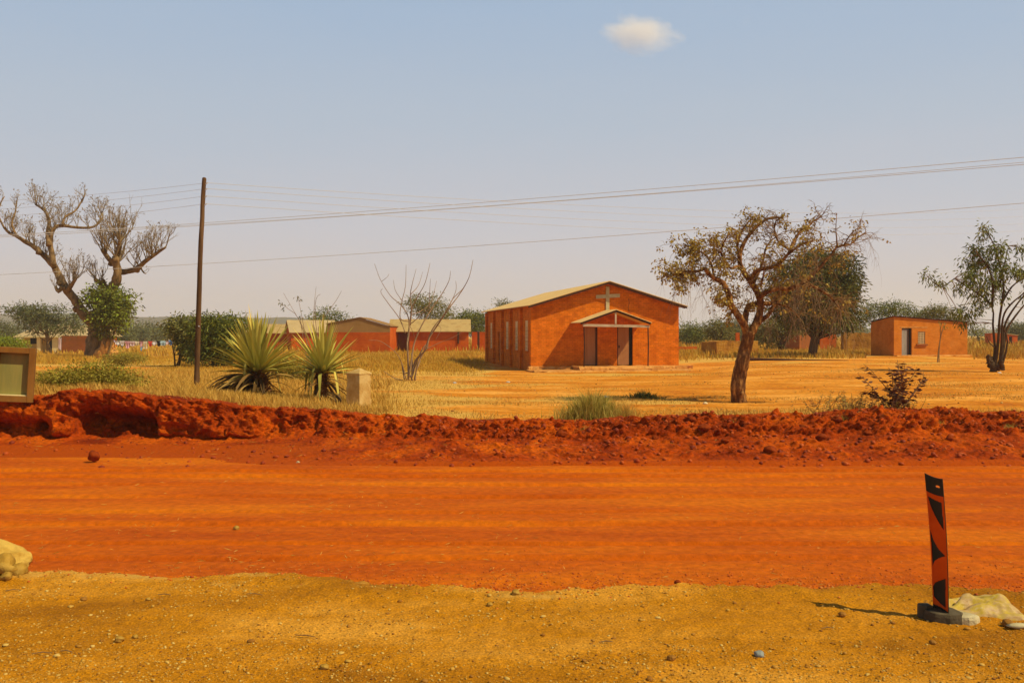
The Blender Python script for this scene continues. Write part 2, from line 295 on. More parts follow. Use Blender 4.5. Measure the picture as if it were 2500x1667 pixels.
rx = spread(-9, 9, .04, 400); ry = np.concatenate([[-60, -20, 0, 4, 6, 7.2], np.arange(7.6, 10.5, .03), np.arange(10.5, 17.6, .045)])
X, Y = np.meshgrid(rx, ry); Z = road_z(X, Y); Z = np.where(Y < 7.9, -.3, Z)
tag(grid('dirt_road', X, Y, Z, G_road), kind='structure')
# far bank: undercut cut face on the left, heaped clods on the right
bx = spread(-13, 13, .03, 400); nv = 190
v = np.linspace(0, 1, nv)[:, None]; x = bx[None, :]
r_ = sst(-6.4, -1.2, x + .9 * (fbm(x * .4, 0, 80, 2) - .5)); cz = crest(x) + .10 * (fbm(x * 1.3, 2, 81, 4) - .5) + .05 * (fbm(x * 5, 2, 82, 3) - .5)
va = np.clip(v / .42, 0, 1); vf = np.clip((v - .42) / .40, 0, 1); vt = np.clip((v - .82) / .18, 0, 1)
wav = .35 * (fbm(x * .5, 9, 83, 3) - .5)
yl = 16.35 + va * 3.0 + wav * va + .38 * vf + vt * 1.7; zl = -.13 + .05 * va + .12 * va ** 3 + (cz - .04) * vf
zb = -.13 + sst(0, .12, va) * .07 + (cz + .06) * (va * .55) ** 1.0 + (cz + .06) * .45 * (1 - (1 - vf) ** 1.8)
yr = 16.35 + .12 * (fbm(x * 1.2, 1, 84, 3) - .5) + va * 1.9 + vf * 1.3 + vt * 1.7
Yb = yl * (1 - r_) + yr * r_; Zb = zl * (1 - r_) + zb * r_
drop = (yard(x, Yb) - .13 - cz); Zb = Zb + np.where(vt > 0, sst(.25, 1, vt) * np.minimum(drop, -.1) + .03 * np.sin(vt * 3.1), 0)
# undercut caves
cave = lambda a, b, c0, wv, dp: (sst(a - .25, a + .2, x) * sst(b + .25, b - .2, x)) * np.exp(-((vf - c0) / wv) ** 2) * dp
wb = .5 + .9 * fbm(x * 1.1, vf * 1.4, 85, 3)
k9 = lambda p: xpx(p, 19.5)
dY = cave(k9(-60), k9(105), .2, .24, .6) + cave(k9(175), k9(365), .3, .3, .75) + cave(k9(640), k9(790), .3, .3, .4) + cave(k9(400), k9(480), .2, .2, .3) + cave(k9(20), k9(620), -.02, .10, .28) + cave(k9(1000), k9(1180), .4, .2, .2) + cave(k9(-700), k9(-150), .35, .3, .5)
crev = sst(.60, .70, fbm(x * 1.9, vf * .9, 120, 3)) * .30 + sst(.62, .70, fbm(x * 5.5, vf * 2, 121, 3)) * .12
dY = dY + crev * np.sin(np.clip(vf, 0, 1) * math.pi) ** .5 * (x < -4)
Yb = Yb + dY * wb * (1 - r_) * (vf > 0) * (vt < .01)
face = np.where((vf > 0) & (vt < .05), 1, .45) * np.where(va < 1, sst(.02, .35, v / .42), 1)
n1 = fbm(x * 1.6 + 3, Zb * 3 + Yb * 1.2, 86, 4) - .5; n2 = fbm(x * 6, Zb * 7 + Yb * 5, 87, 4) - .5
d0, id0 = worley(x * 1.1 + 2 * n1, (Zb * 2 + Yb) * 1.5, 79); d1, id1 = worley(x * 2.6 + n1, (Zb * 2 + Yb) * 2.6 + n2, 88); d2, id2 = worley(x * 7 + n1, (Zb * 1.5 + Yb) * 7, 89)
lump = (.45 + .55 * r_) * (1.0)
lump = lump * (np.maximum(0, .5 - d1) * .36 * (id1 > .35) + np.maximum(0, .42 - d2) * .24 * (id2 > .3) + np.maximum(0, .5 - d0) * .22 * (id0 > .5)); n3 = fbm(x * 18, Zb * 20 + Yb * 14, 78, 3) - .5
rough = (.62 * r_ + .85 * (1 - r_) * (vf > 0) + .16 * (1 - r_) * (vf <= 0))
amp = face * rough * np.where(vt > 0, np.clip(1 - vt, .25, 1), 1)
Yb = Yb - amp * (.5 * n1 * (1 - .6 * r_) + (.10 + .1 * r_) * n2 + .08 * n3 + lump * .8); Zb = Zb + amp * (.14 * n1 + (.06 + .08 * r_) * n2 + .07 * n3 + lump)
toe = np.clip((1 - sst(.30, .42, v + 0 * x)) * (1 - r_) + r_ * (1 - sst(.02, .10, v + 0 * x)), 0, 1) * .8 + .0
tag(grid('earth_bank', np.broadcast_to(x, Yb.shape).copy(), Yb, Zb, G_bank, attrs={'toe': ('POINT', toe.ravel())}), kind='structure')
# the yard and the land beyond, one sheet to the horizon
yx = spread(-14, 14, .10, 1750, 1.06); yy = np.concatenate([np.arange(20.35, 32, .09), 32 * 1.012 ** np.arange(0, 340)]); yy = yy[yy < 1780]
X, Y = np.meshgrid(yx, yy); Z = gz(X, Y) + .02 * (fbm(X * 2.5, Y * 2.5, 91, 4) - .5) * sst(60, 30, Y)
Z[0] -= .4
tag(grid('ground', X, Y, Z, G_yard, attrs={'straw': ('POINT', straw_amt(X, Y).ravel())}), kind='structure')
# low ridge on the horizon
hm = mat('far_hillside', [(.04, .05, .045), (.07, .075, .06)], .01, 6)
for nm, Dh, hh, sd in (('hills', 1300, 30, 1), ('hills', 1550, 34, 2)):
    hx = np.linspace(-1650, 1650, 300); hy = Dh + np.array([-110, -60, -20, 0, 30, 80]); pr = np.array([-.3, .35, .85, 1, .85, -.1])
    X, Y = np.meshgrid(hx, hy); px = 1250 + X / Y * F
    hgt = (.35 + .65 * sst(1150, 500, px)) * hh * (.35 + .9 * fbm(X * .0035, sd * 4.4, 95 + sd, 4)) + 2
    Z = -4 + pr[:, None] * (hgt + 4) + 3 * (fbm(X * .02, Y * .02, 99, 3) - .5)
    tag(grid(nm, X, Y, Z, hm), kind='structure')

# ---------------------------------------------------------------- brick church
gzc = .22; pz = .29
ch = thing('church', 'brick church with a cream cross on its gable and a pale tin roof', 'church', (1.19, 52.5, gzc), math.atan2(.2, .98))
Wc, Lc, eh, rh = 8.58, 14.8, 3.65, 4.93          # heights above the ground line
wl = MB(); t_ = .22
dA, dB, dz = (2.95, 3.72), (4.88, 5.81), (.29, 2.42)
wins = [(1.68, 0), (4.49, 0), (7.4, 0), (13.0, 0)]
def wall_with_holes(mb, u0, u1, z0, z1, holes, put):   # butt-jointed panels round the openings
    us = sorted({u0, u1} | {h[0] for h in holes} | {h[1] for h in holes})
    for a, b in zip(us[:-1], us[1:]):
        hs = sorted([h for h in holes if h[0] < b - 1e-6 and h[1] > a + 1e-6], key=lambda h: h[2]); z = z0
        for h in hs:
            if h[2] > z: put(mb, a, b, z, h[2])
            z = h[3]
        if z < z1: put(mb, a, b, z, z1)
# front gable as a polygon strip set, with the two door openings
def gable_h(x): return eh + (rh - eh) * (1 - abs(x - Wc / 2) / (Wc / 2))
us = sorted([0, dA[0], dA[1], dB[0], dB[1], Wc / 2, Wc])
for a, b in zip(us[:-1], us[1:]):
    z0 = dz[1] if (abs(a - dA[0]) < 1e-6 or abs(a - dB[0]) < 1e-6) else -.3
    wl.prism([(a, z0), (b, z0), (b, gable_h(b)), (a, gable_h(a))], 0, t_)
wl.prism([(0, -.3), (Wc, -.3), (Wc, eh), (Wc / 2, rh), (0, eh)], Lc - t_, Lc)
wh = [(s - .3, s + .3, 1.08, 2.82) for s, _ in wins] + [(9.7, 10.6, .29, 2.2)]
def putx(mb, a, b, z0, z1): mb.box((.0, a, z0), (t_, b, z1))
wall_with_holes(wl, t_, Lc - t_, -.3, eh, wh, putx)
wl.box((Wc - t_, t_, -.3), (Wc, Lc - t_, eh))
wl.build('wall', M['brick'], ch)
for s in (.12, 3.0, 6.0, 8.8, 11.75, Lc - .25): MB().box((-.16, s - .13, -.3), (-.002, s + .22, eh - .12)).build('pilaster', M['brick'], ch, bevel=.015)
for s, _ in wins:                                         # pale breeze-block lattice windows
    b = MB(); b.box((-.02, s - .3, 2.42), (.12, s + .3, 2.82))
    for k in range(3): b.box((-.02, s - .3 + k * .26, 1.08), (.12, s - .22 + k * .26, 2.42))
    for k in range(7): b.box((-.015, s - .24, 1.08 + k * .2), (.115, s + .24, 1.16 + k * .2))
    wf = b.build('window', M['bfill'], ch)
    MB().box((-.07, s - .36, 1.0), (-.004, s + .36, 1.075)).build('sill', M['brick'], wf)
MB().box((.10, 9.72, .29), (.14, 10.58, 2.18)).build('side_door', M['door'], ch)
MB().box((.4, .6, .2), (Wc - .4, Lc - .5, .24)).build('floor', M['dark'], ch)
# roof: two corrugated sheets
def corr_roof(x0, z0, x1, z1, y0, y1, th=.03, pitch=.22, amp=.018):
    n = int((y1 - y0) / pitch * 4); ys = np.linspace(y0, y1, n); dz_ = amp * np.sin(np.arange(n) * math.pi / 2)
    V = []; 
    for y, d in zip(ys, dz_): V += [(x0, y, z0 + d), (x1, y, z1 + d), (x0, y, z0 + d - th), (x1, y, z1 + d - th)]
    Fs = []
    for i in range(n - 1):
        a = 4 * i; Fs += [(a, a + 1, a + 5, a + 4), (a + 2, a + 6, a + 7, a + 3), (a, a + 4, a + 6, a + 2), (a + 1, a + 3, a + 7, a + 5)]
    Fs += [(0, 2, 3, 1), (4 * n - 4, 4 * n - 3, 4 * n - 1, 4 * n - 2)]
    return V, Fs
slope = (rh - eh) / (Wc / 2); ov = .38; fo = .5
rb = MB(); rb.add(*corr_roof(-ov, eh + .09 - slope * ov, Wc / 2, rh + .09, -fo, Lc + .4)); rb.add(*corr_roof(Wc / 2, rh + .09, Wc + ov, eh + .09 - slope * ov, -fo, Lc + .4))
rf = rb.build('roof', M['tin'], ch)
f = MB(); 
for yy_ in (-fo + .05, -.16): 
    f.bar((-ov + .06, yy_, eh - slope * ov + .01), (Wc / 2, yy_, rh - .01), .05, .11); f.bar((Wc / 2, yy_, rh - .01), (Wc + ov - .06, yy_, eh - slope * ov + .01), .05, .11)
f.build('rafter', M['dark_w'], ch)
for k in range(7):
    u = k / 6 * .97 + .01
    for sgn in (-1, 1):
        x = Wc / 2 + sgn * (Wc / 2 + ov) * u; z = rh - slope * (Wc / 2 + ov) * u + .035
        MB().bar((x, -fo + .02, z), (x, -.01, z), .06, .05).build('purlin', M['wood'], ch)
# cross, plaster on the gable
xc = 4.3; cr_ = MB(); cr_.prism([(xc - .1, 3.36), (xc + .1, 3.36), (xc + .1, 4.09), (5.02, 4.12), (5.02, 4.32), (xc + .1, 4.29), (xc + .1, 4.72), (xc - .1, 4.72), (xc - .1, 4.27), (3.62, 4.23), (3.62, 4.03), (xc - .1, 4.07)], -.06, -.003)
cr_.build('cross', M['cross'], ch)
# crack above the porch
ck = MB(); ck.tube([(5.55, -.004, 4.05), (5.6, -.004, 3.8), (5.52, -.004, 3.55), (5.58, -.004, 3.3)], .012, 4)
ck.build('crack', M['dark_w'], ch)
# door leaves
b = MB(); b.box((dA[0] + .02, .08, .29), (dA[1] - .1, .12, 2.41)); 
d1_ = b.build('door', M['door'], ch); MB().box((dA[1] - .1, .02, .29), (dA[1], .14, 2.42)).build('door_post', M['dark_w'], d1_)
b = MB(); b.box((dB[0] + .05, .06, .29), (dB[1] - .22, .10, 2.41))
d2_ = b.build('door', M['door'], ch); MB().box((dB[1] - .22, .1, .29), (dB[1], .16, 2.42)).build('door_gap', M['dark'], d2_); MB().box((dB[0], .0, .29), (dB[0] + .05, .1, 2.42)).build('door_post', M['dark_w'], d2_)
MB().box((dB[0] + .1, .02, 1.25), (dB[0] + .16, .058, 1.4)).build('padlock', M['dark_w'], d2_)
# porch: slab, posts, truss, two roof sheets
def lumpy_slab(x0, x1, y0, y1, z0, z1, sd, amp=.05):
    n = int((x1 - x0) / .12) + 2; xs = np.linspace(x0, x1, n); pr = [(0, 0), (0, .82), (.06, 1), (.5, 1.0), (1, 1)]
    V = []; 
    for x in xs:
        for q, (a, c) in enumerate(pr):
            j = amp * (vn(x * 2.3 + q, sd, 7) - .5) * 2 + amp * (vn(x * 9 + q * 3, sd, 9) - .5); V.append((x, y0 + a * (y1 - y0) + (j * 1.4 if q < 3 else 0), z0 + c * (z1 - z0) + (j * .4 if q > 0 else 0)))
    V = np.array([tuple(map(float, p)) for p in V]); k = len(pr)
    Fs = [(i * k + j, (i + 1) * k + j, (i + 1) * k + j + 1, i * k + j + 1) for i in range(n - 1) for j in range(k - 1)] + [tuple(range(k))[::-1], tuple((n - 1) * k + j for j in range(k))]
    return V, Fs
s_ = MB(); s_.add(*lumpy_slab(-.35, 9.3, -.42, -.003, -.35, pz - .05, 1)); s_.build('plinth', M['slab'], ch)
s_ = MB(); s_.add(*lumpy_slab(2.1, 6.6, -2.0, -.38, -.35, pz - .02, 5)); s_.build('porch_slab', M['slab'], ch)
s_ = MB(); s_.add(*lumpy_slab(-.5, 8.4, -2.6, -.40, -.35, .07, 9, .08)); s_.build('step', M['slab'], ch)
px0, px1, ptop, pap, pe, pp = 2.15, 6.25, 2.62, 3.38, 4.2, 1.95
b = MB(); b.add(*corr_roof(px0, ptop + .05, pe, pap, -pp, -.01, .025)); b.add(*corr_roof(pe, pap, px1, ptop + .05, -pp, -.01, .025)); b.build('porch_roof', M['tin'], ch)
for k, (p, q) in enumerate((((px0 + .05, -pp + .08, ptop - .01), (pe, -pp + .08, pap - .07)), ((pe, -pp + .08, pap - .07), (px1 - .05, -pp + .08, ptop - .01)))): MB().bar(p, q, .05, .12).build('porch_rafter', M['dark_w'], ch)
MB().bar((px0 + .2, -pp + .15, ptop - .1), (px1 - .1, -pp + .15, ptop - .16), .07, .14).build('porch_beam', M['wood_p'], ch)
MB().bar((pe, -pp + .12, ptop - .04), (pe, -pp + .12, pap - .1), .09, .06).build('king_post', M['wood_p'], ch)
for x in (2.42, 6.08): MB().tube([(x, -1.78, pz - .1), (x + .02, -1.79, 1.4), (x - .01, -1.8, ptop - .2)], .035, 8).build('porch_post', M['dark_w'], ch)

# ---------------------------------------------------------------- other buildings
def hut(name, label, loc, rz, Wd, Dp, topz, wm, front=(), roof=None, ov=.12, group=None, extra=None, cat='hut'):
    # topz(x, y): height of the wall top above the ground; front: list of (x0,x1,z0,z1,kind)
    o = thing(name, label, cat, loc, rz, group); b = MB(); holes = sorted(front); us = sorted({0, Wd} | {h[0] for h in holes} | {h[1] for h in holes} | set(np.linspace(0, Wd, 8).tolist()))
    for a, c in zip(us[:-1], us[1:]):
        hs = sorted([h for h in holes if h[0] < c - 1e-6 and h[1] > a + 1e-6], key=lambda h: h[2]); z = -.4
        for h in hs:
            if h[2] > z: b.box((a, 0, z), (c, .22, h[2]))
            z = h[3]
        b.prism([(a, z), (c, z), (c, topz(c, 0)), (a, topz(a, 0))], 0, .22)
    b.prism([(.22, -.4), (Dp, -.4), (Dp, topz(0, Dp)), (.22, topz(0, 0))], 0, .22, 'x'); b.prism([(.22, -.4), (Dp, -.4), (Dp, topz(Wd, Dp)), (.22, topz(Wd, 0))], Wd - .22, Wd, 'x')
    b.prism([(.22, -.4), (Wd - .22, -.4), (Wd - .22, topz(Wd, Dp)), (.22, topz(0, Dp))], Dp - .22, Dp)
    b.build('wall', wm, o)
    for h in front:
        x0, x1, z0, z1, kd = h
        if kd == 'door_grey':
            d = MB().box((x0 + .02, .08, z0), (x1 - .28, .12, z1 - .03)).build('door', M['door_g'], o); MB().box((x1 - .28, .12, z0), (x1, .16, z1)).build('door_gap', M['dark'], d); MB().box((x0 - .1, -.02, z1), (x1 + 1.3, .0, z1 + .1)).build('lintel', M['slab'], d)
            f_ = MB(); f_.box((x1 - .3, .02, z0), (x1 - .25, .2, z1)); f_.box((x0, .02, z1 - .08), (x1 - .3, .2, z1)); f_.build('frame', M['dark_w'], d)
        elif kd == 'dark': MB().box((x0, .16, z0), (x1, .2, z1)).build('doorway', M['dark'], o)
        elif kd == 'window':
            f_ = MB(); n = 5
            for k in range(n + 1): x = x0 + (x1 - x0) * k / n; f_.box((x - .018, .03, z0), (x + .018, .09, z1))
            for k in range(8): z = z0 + (z1 - z0) * k / 7; f_.bar((x0, .06, z), (x1, .06, min(z1, z + .05)), .05, .035)
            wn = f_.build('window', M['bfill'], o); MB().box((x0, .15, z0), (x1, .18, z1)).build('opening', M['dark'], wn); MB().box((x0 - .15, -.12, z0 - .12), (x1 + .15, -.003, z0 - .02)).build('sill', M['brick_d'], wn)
    if roof:
        n = 10; V = []; 
        for j, (a, s0) in enumerate(((-ov, 0), (Dp + ov, 1))):
            for i in range(n):
                x = -ov + (Wd + 2 * ov) * i / (n - 1); z = topz(np.clip(x, 0, Wd), np.clip(a, 0, Dp)) + .04 + .025 * (vn(x * 3, a, 3) - .5); V += [(x, a, z), (x, a, z + .05)]
        V = np.array([[float(q) for q in p] for p in V]); Fs = []
        for i in range(n - 1):
            a, c = 2 * i, 2 * (i + n); Fs += [(a + 1, a + 3, c + 3, c + 1), (a, c, c + 2, a + 2), (a, a + 2, a + 3, a + 1), (c, c + 1, c + 3, c + 2)]
        Fs += [(0, 1, 2 * n + 1, 2 * n), (2 * n - 2, 4 * n - 2, 4 * n - 1, 2 * n - 1)]
        mesh('roof', V, Fs, roof, o)
    return o
g = .65
h1 = hut('brick_hut', 'brick hut with a sloping flat roof, a grey door and a lattice window', (28.38, 70, g), R(12), 6.22, 2.96, lambda x, y: 2.9 - .41 * x / 6.2 - .38 * y / 3, M['brick_b'], [(.65, 1.49, 0, 2.08, 'door_grey'), (2.0, 2.62, .9, 1.82, 'window')], M['dark_w'])
b = MB(); b.add(*lumpy_slab(-.1, 6.4, -.55, -.003, -.3, .06, 21, .04)); b.build('step', M['slab'], h1)
hut('red_hut', 'small red hut with a black doorway behind the big leafy tree', (xpx(1950, 100), 100, .45), R(8), 4.25, 3, lambda x, y: 2.02 + .22 * max(0, 1 - abs(x - 1.6) / 2.2), M['brick_r'], [(1.75, 2.4, -.1, 1.85, 'dark')], M['roof_b'], cat='hut')
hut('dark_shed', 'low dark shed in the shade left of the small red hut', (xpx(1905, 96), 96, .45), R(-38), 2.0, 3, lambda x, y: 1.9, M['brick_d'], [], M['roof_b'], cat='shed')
hut('red_hut', 'far red hut with a narrow black doorway at the right edge', (xpx(2446, 130), 130, .7), R(6), 2.3, 2.6, lambda x, y: 1.7 - .12 * x, M['brick_r'], [(1.05, 1.55, .1, 1.3, 'dark')], M['tin'], cat='hut')
hut('red_shed', 'dark red shed seen between the stems of the slender tree', (xpx(2419, 122), 122, .7), R(-6), 1.5, 2, lambda x, y: 1.75, M['brick_r'], [], None, cat='shed')
# long red house with porch, pitched roof
def gable_house(name, label, loc, rz, Wd, Dp, eh_, rh_, wm, rm, porch=0, ovx=.25, cat='house', hip=False):
    o = thing(name, label, cat, loc, rz); b = MB(); b.box((porch, 0, -.4), (Wd, .2, eh_)); b.box((0, Dp - .2, -.4), (Wd, Dp, eh_))
    if hip:
        for x in (0, Wd - .2): b.box((x, .2, -.4), (x + .2, Dp - .2, eh_))
    else:
        for x in (0, Wd - .2): b.prism([(.2, -.4), (Dp - .2, -.4), (Dp - .2, eh_), (Dp / 2, rh_ - .05), (.2, eh_)], x, x + .2, 'x')
    if porch: b.box((porch, .2, -.4), (porch + .2, 2.2, eh_)); b.box((.2, 2.2, -.4), (porch + .2, 2.4, eh_))
    b.build('wall', wm, o); r0 = MB(); m = .35; zz = eh_ + .04
    if hip:
        k = Dp / 2
        A = [(-m, -m, zz), (Wd + m, -m, zz), (Wd + m, Dp + m, zz), (-m, Dp + m, zz), (k, Dp / 2, rh_), (Wd - k, Dp / 2, rh_)]
        r0.add(A, [(0, 1, 5, 4), (2, 3, 4, 5), (1, 2, 5), (3, 0, 4), (0, 3, 2, 1)])
    else:
        e0 = zz - (rh_ - eh_) * m / (Dp / 2) * .6
        r0.add([(-ovx, -m, e0), (Wd + ovx, -m, e0), (Wd + ovx, Dp / 2, rh_ + .04), (-ovx, Dp / 2, rh_ + .04), (-ovx, Dp + m, e0), (Wd + ovx, Dp + m, e0)] + [(a, b_, c - .07) for a, b_, c in [(-ovx, -m, e0), (Wd + ovx, -m, e0), (Wd + ovx, Dp / 2, rh_ + .04), (-ovx, Dp / 2, rh_ + .04), (-ovx, Dp + m, e0), (Wd + ovx, Dp + m, e0)]],
               [(0, 1, 2, 3), (3, 2, 5, 4), (6, 9, 8, 7), (9, 10, 11, 8), (0, 6, 7, 1), (4, 5, 11, 10), (0, 3, 9, 6), (3, 4, 10, 9), (1, 7, 8, 2), (2, 8, 11, 5)])
    r0.build('roof', rm, o); return o
hA = gable_house('long_house', 'long red brick house with pale pitched roof behind the bare leafless bush', (xpx(953, 100), 100, .3), R(3), 8.3, 6, 2.35, 3.6, M['brick_r'], M['tin_h'], porch=2.0)
MB().box((-.1, -.12, 2.22), (2.6, -.02, 2.34)).build('fascia', M['wood_p'], hA); MB().tube([(.05, .06, -.3), (.05, .06, 2.2)], .06, 6).build('porch_post', M['dark_w'], hA); MB().tube([(7.2, -.06, 1.0), (7.2, -.06, 2.3)], .09, 6).build('drainpipe', M['dark_w'], hA)
hB = thing('house', 'orange block house with a low brown gable left of the long red house', 'house', (xpx(798, 96), 96, .35), R(-2))
b = MB(); b.box((0, 0, -.4), (6.45, .25, 2.14)); b.box((0, .25, -.4), (.25, 6, 2.7)); b.box((6.2, .25, -.4), (6.45, 6, 2.7)); b.build('wall', M['brick_r'], hB)
b = MB(); b.prism([(0, 2.145), (6.45, 2.145), (6.45, 2.74), (3.4, 3.6), (0, 2.95)], .02, .24); b.build('gable', M['roof_b'], hB)
b = MB(); b.add([(-.1, -.08, 2.98), (3.4, -.08, 3.64), (6.55, -.08, 2.74), (-.1, 6, 2.98), (3.4, 6, 3.64), (6.55, 6, 2.74), (-.1, -.08, 3.03), (3.4, -.08, 3.69), (6.55, -.08, 2.79), (-.1, 6, 3.03), (3.4, 6, 3.69), (6.55, 6, 2.79)], [(6, 7, 10, 9), (7, 8, 11, 10), (0, 3, 4, 1), (1, 4, 5, 2), (0, 1, 7, 6), (1, 2, 8, 7), (3, 9, 10, 4), (4, 10, 11, 5), (0, 6, 9, 3), (2, 5, 11, 8)]); b.build('roof', M['roof_b'], hB)
gable_house('red_house', 'red house with dark gable end and white tin roof behind the smaller spiky plant', (xpx(711, 106), 106, .3), R(20), 5.0, 4.5, 2.3, 3.6, M['brick_r'], M['tin_w'])
gable_house('house', 'low house with pale roof half hidden behind the big spiky plant', (xpx(575, 112), 112, .2), R(0), 6.6, 4.5, 2.3, 3.3, M['brick_r'], M['tin_h'])
wq = MB(); wq.box((0, 0, -.4), (3.4, .25, 2.25)); tag(wq.build('garden_wall', M['brick_r']), 'red brick garden wall between the long house and the church', 'wall').location = (xpx(1152, 106), 106, .3)
wq = MB(); wq.box((-.12, -.1, -.4), (.12, .1, 2.3)); tag(wq.build('gatepost', M['dark_w']), 'dark upright post in front of the red garden wall', 'post').location = (xpx(1168, 104), 104, .3)
# left house with veranda pillars
LD = 128; zb_ = -.42
lh = thing('veranda_house', 'cream and mustard house with veranda pillars behind the feathery tree', 'house', (xpx(42, LD), LD, zb_), 0)
s_px = LD / F; xq = lambda p: (p - 42) * s_px; zq = lambda q: CAMH - (q - HZ) * s_px - zb_
b = MB(); wall_with_holes(b, xq(42), xq(225), -.4, zq(822), [(xq(59), xq(89), zq(840), zq(825)), (xq(105), xq(114), .1, zq(826))], lambda mb, a, c, z0, z1: mb.box((a, 1.6, z0), (c, 1.8, z1))); b.build('wall', M['mustard'], lh)
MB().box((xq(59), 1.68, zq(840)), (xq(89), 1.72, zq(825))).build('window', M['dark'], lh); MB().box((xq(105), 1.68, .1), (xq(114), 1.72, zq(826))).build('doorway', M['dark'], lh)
for a, c in ((89.5, 98.5), (127, 141)): MB().box((xq(a), 0, -.1), (xq(c), .4, zq(823))).build('pillar', M['cream'], lh)
MB().add(*lumpy_slab(xq(70), xq(225), -.5, 3.5, -.5, .12, 31)) ; b = MB(); b.add(*lumpy_slab(xq(84), xq(225), -.5, 1.59, -.5, .14, 31)); b.build('veranda_floor', M['slab'], lh)
b = MB(); b.add([(xq(36), -.5, zq(822)), (xq(226), -.5, zq(822)), (xq(220), 5, zq(793)), (xq(55), 5, zq(791)), (xq(36), 10, zq(822)), (xq(226), 10, zq(822))], [(0, 1, 2, 3), (3, 2, 5, 4), (0, 3, 4), (1, 5, 2)]); b.build('roof', M['tin_w'], lh)
b = MB(); b.bar((xq(37), -.46, zq(822.8)), (xq(226), -.46, zq(822.8)), .06, .14); b.build('fascia', M['cream'], lh)
MB().box((xq(150), .1, zq(840)), (xq(167), .16, zq(824))).build('window_board', M['cross'], lh)
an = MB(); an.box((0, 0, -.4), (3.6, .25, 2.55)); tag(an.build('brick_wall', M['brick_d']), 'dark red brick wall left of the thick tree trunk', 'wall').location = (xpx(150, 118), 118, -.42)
# crumbling mud walls on the right
def ruin(name, label, px0, px1, D, top, base, dp, sd, m, cat='ruin'):
    x0, x1 = xpx(px0, D), xpx(px1, D); z0 = CAMH - (base - HZ) / F * D; z1 = CAMH - (top - HZ) / F * D; n = 40; xs = np.linspace(0, x1 - x0, n)
    tp = (z1 - z0) * (1 - .28 * (fbm(xs * .9, sd, 5, 4) - .3).clip(0, 1)); V = []; 
    for i, x in enumerate(xs):
        for y, z in ((0, -.3), (0, tp[i] * .5), (0.03, tp[i]), (dp, tp[i] * .97), (dp, -.3)):
            V.append((float(x), float(y + .06 * (vn(x * 3, z * 3, sd) - .5)), float(z)))
    Fs = [(i * 5 + j, (i + 1) * 5 + j, (i + 1) * 5 + j + 1, i * 5 + j + 1) for i in range(n - 1) for j in range(4)] + [(4, 3, 2, 1, 0), tuple((n - 1) * 5 + j for j in range(5))]
    o = mesh(name, V, Fs, m); o.location = (x0, D, z0); return tag(o, label, cat)
o = ruin('mud_brick_ruin', 'low crumbling mud brick ruin with a shaded left end, behind the bare trunk', 1750, 1872, 76, 829, 869, 2.2, 3, M['mud']); o.rotation_euler.z = R(22)
o = ruin('mud_brick_wall', 'ragged grassy mud brick wall left of the hut with the grey door', 2060, 2134, 86, 807, 866, .8, 8, M['mud'], 'wall')
o = ruin('brick_stub', 'small orange brick stub rising behind the crumbling ruin', 1797, 1806, 82, 812, 850, .3, 12, M['brick_r'], 'brick pier')
o = ruin('earth_heap', 'small heap of bright red earth by the right corner of the church', 1655, 1702, 92, 846, 858, 1.2, 15, M['brick_r'], 'heap')

# ---------------------------------------------------------------- vegetation helpers
def leaves_mesh(name, Cn, Dr, ln, wd, m, parent=None, rnd=None, fold=0):
    """one quad per leaf: Cn base points, Dr direction, ln length, wd width"""
    n = len(Cn); Dr = Dr / (np.linalg.norm(Dr, axis=1)[:, None] + 1e-9); side = np.cross(Dr, RNG.normal(size=(n, 3))); side /= np.linalg.norm(side, axis=1)[:, None] + 1e-9
    ln = np.broadcast_to(ln, (n,))[:, None]; wd = np.broadcast_to(wd, (n,))[:, None]
    mid = Cn + Dr * ln * .5
    V = np.stack([Cn, mid - side * wd / 2, Cn + Dr * ln, mid + side * wd / 2], 1).reshape(-1, 3)
    Fa = np.arange(4 * n).reshape(n, 4)
    return mesh(name, V, Fa, m, parent, {'rnd': ('FACE', RNG.random(n) if rnd is None else rnd)})
def ell_clusters(ells, k, shell=.5, pw=.8):
    """k cluster centres spread in a list of ellipsoids (cx,cy,cz,rx,ry,rz)"""
    vol = np.array([e[3] * e[4] * e[5] for e in ells]) ** pw; vol = vol / vol.sum(); out = []
    for e, q in zip(ells, RNG.multinomial(k, vol)):
        d = RNG.normal(size=(q, 3)); d /= np.linalg.norm(d, axis=1)[:, None]; r = RNG.random(q)[:, None] ** (1 / 3) * (1 - shell) + shell * RNG.random(q)[:, None] ** .15
        out.append(np.array(e[:3]) + d * r * np.array(e[3:]))
    return np.concatenate(out)
def cluster_leaves(cen, per, rad, droop=.3, out=None, flat=.7):
    n = len(cen) * per; base = np.repeat(cen, per, 0); off = RNG.normal(size=(n, 3)) * rad * np.array([1, 1, flat]) * .6
    d = off / (rad) + RNG.normal(size=(n, 3)) * .6 + np.array([0, 0, -droop])
    return base + off, d
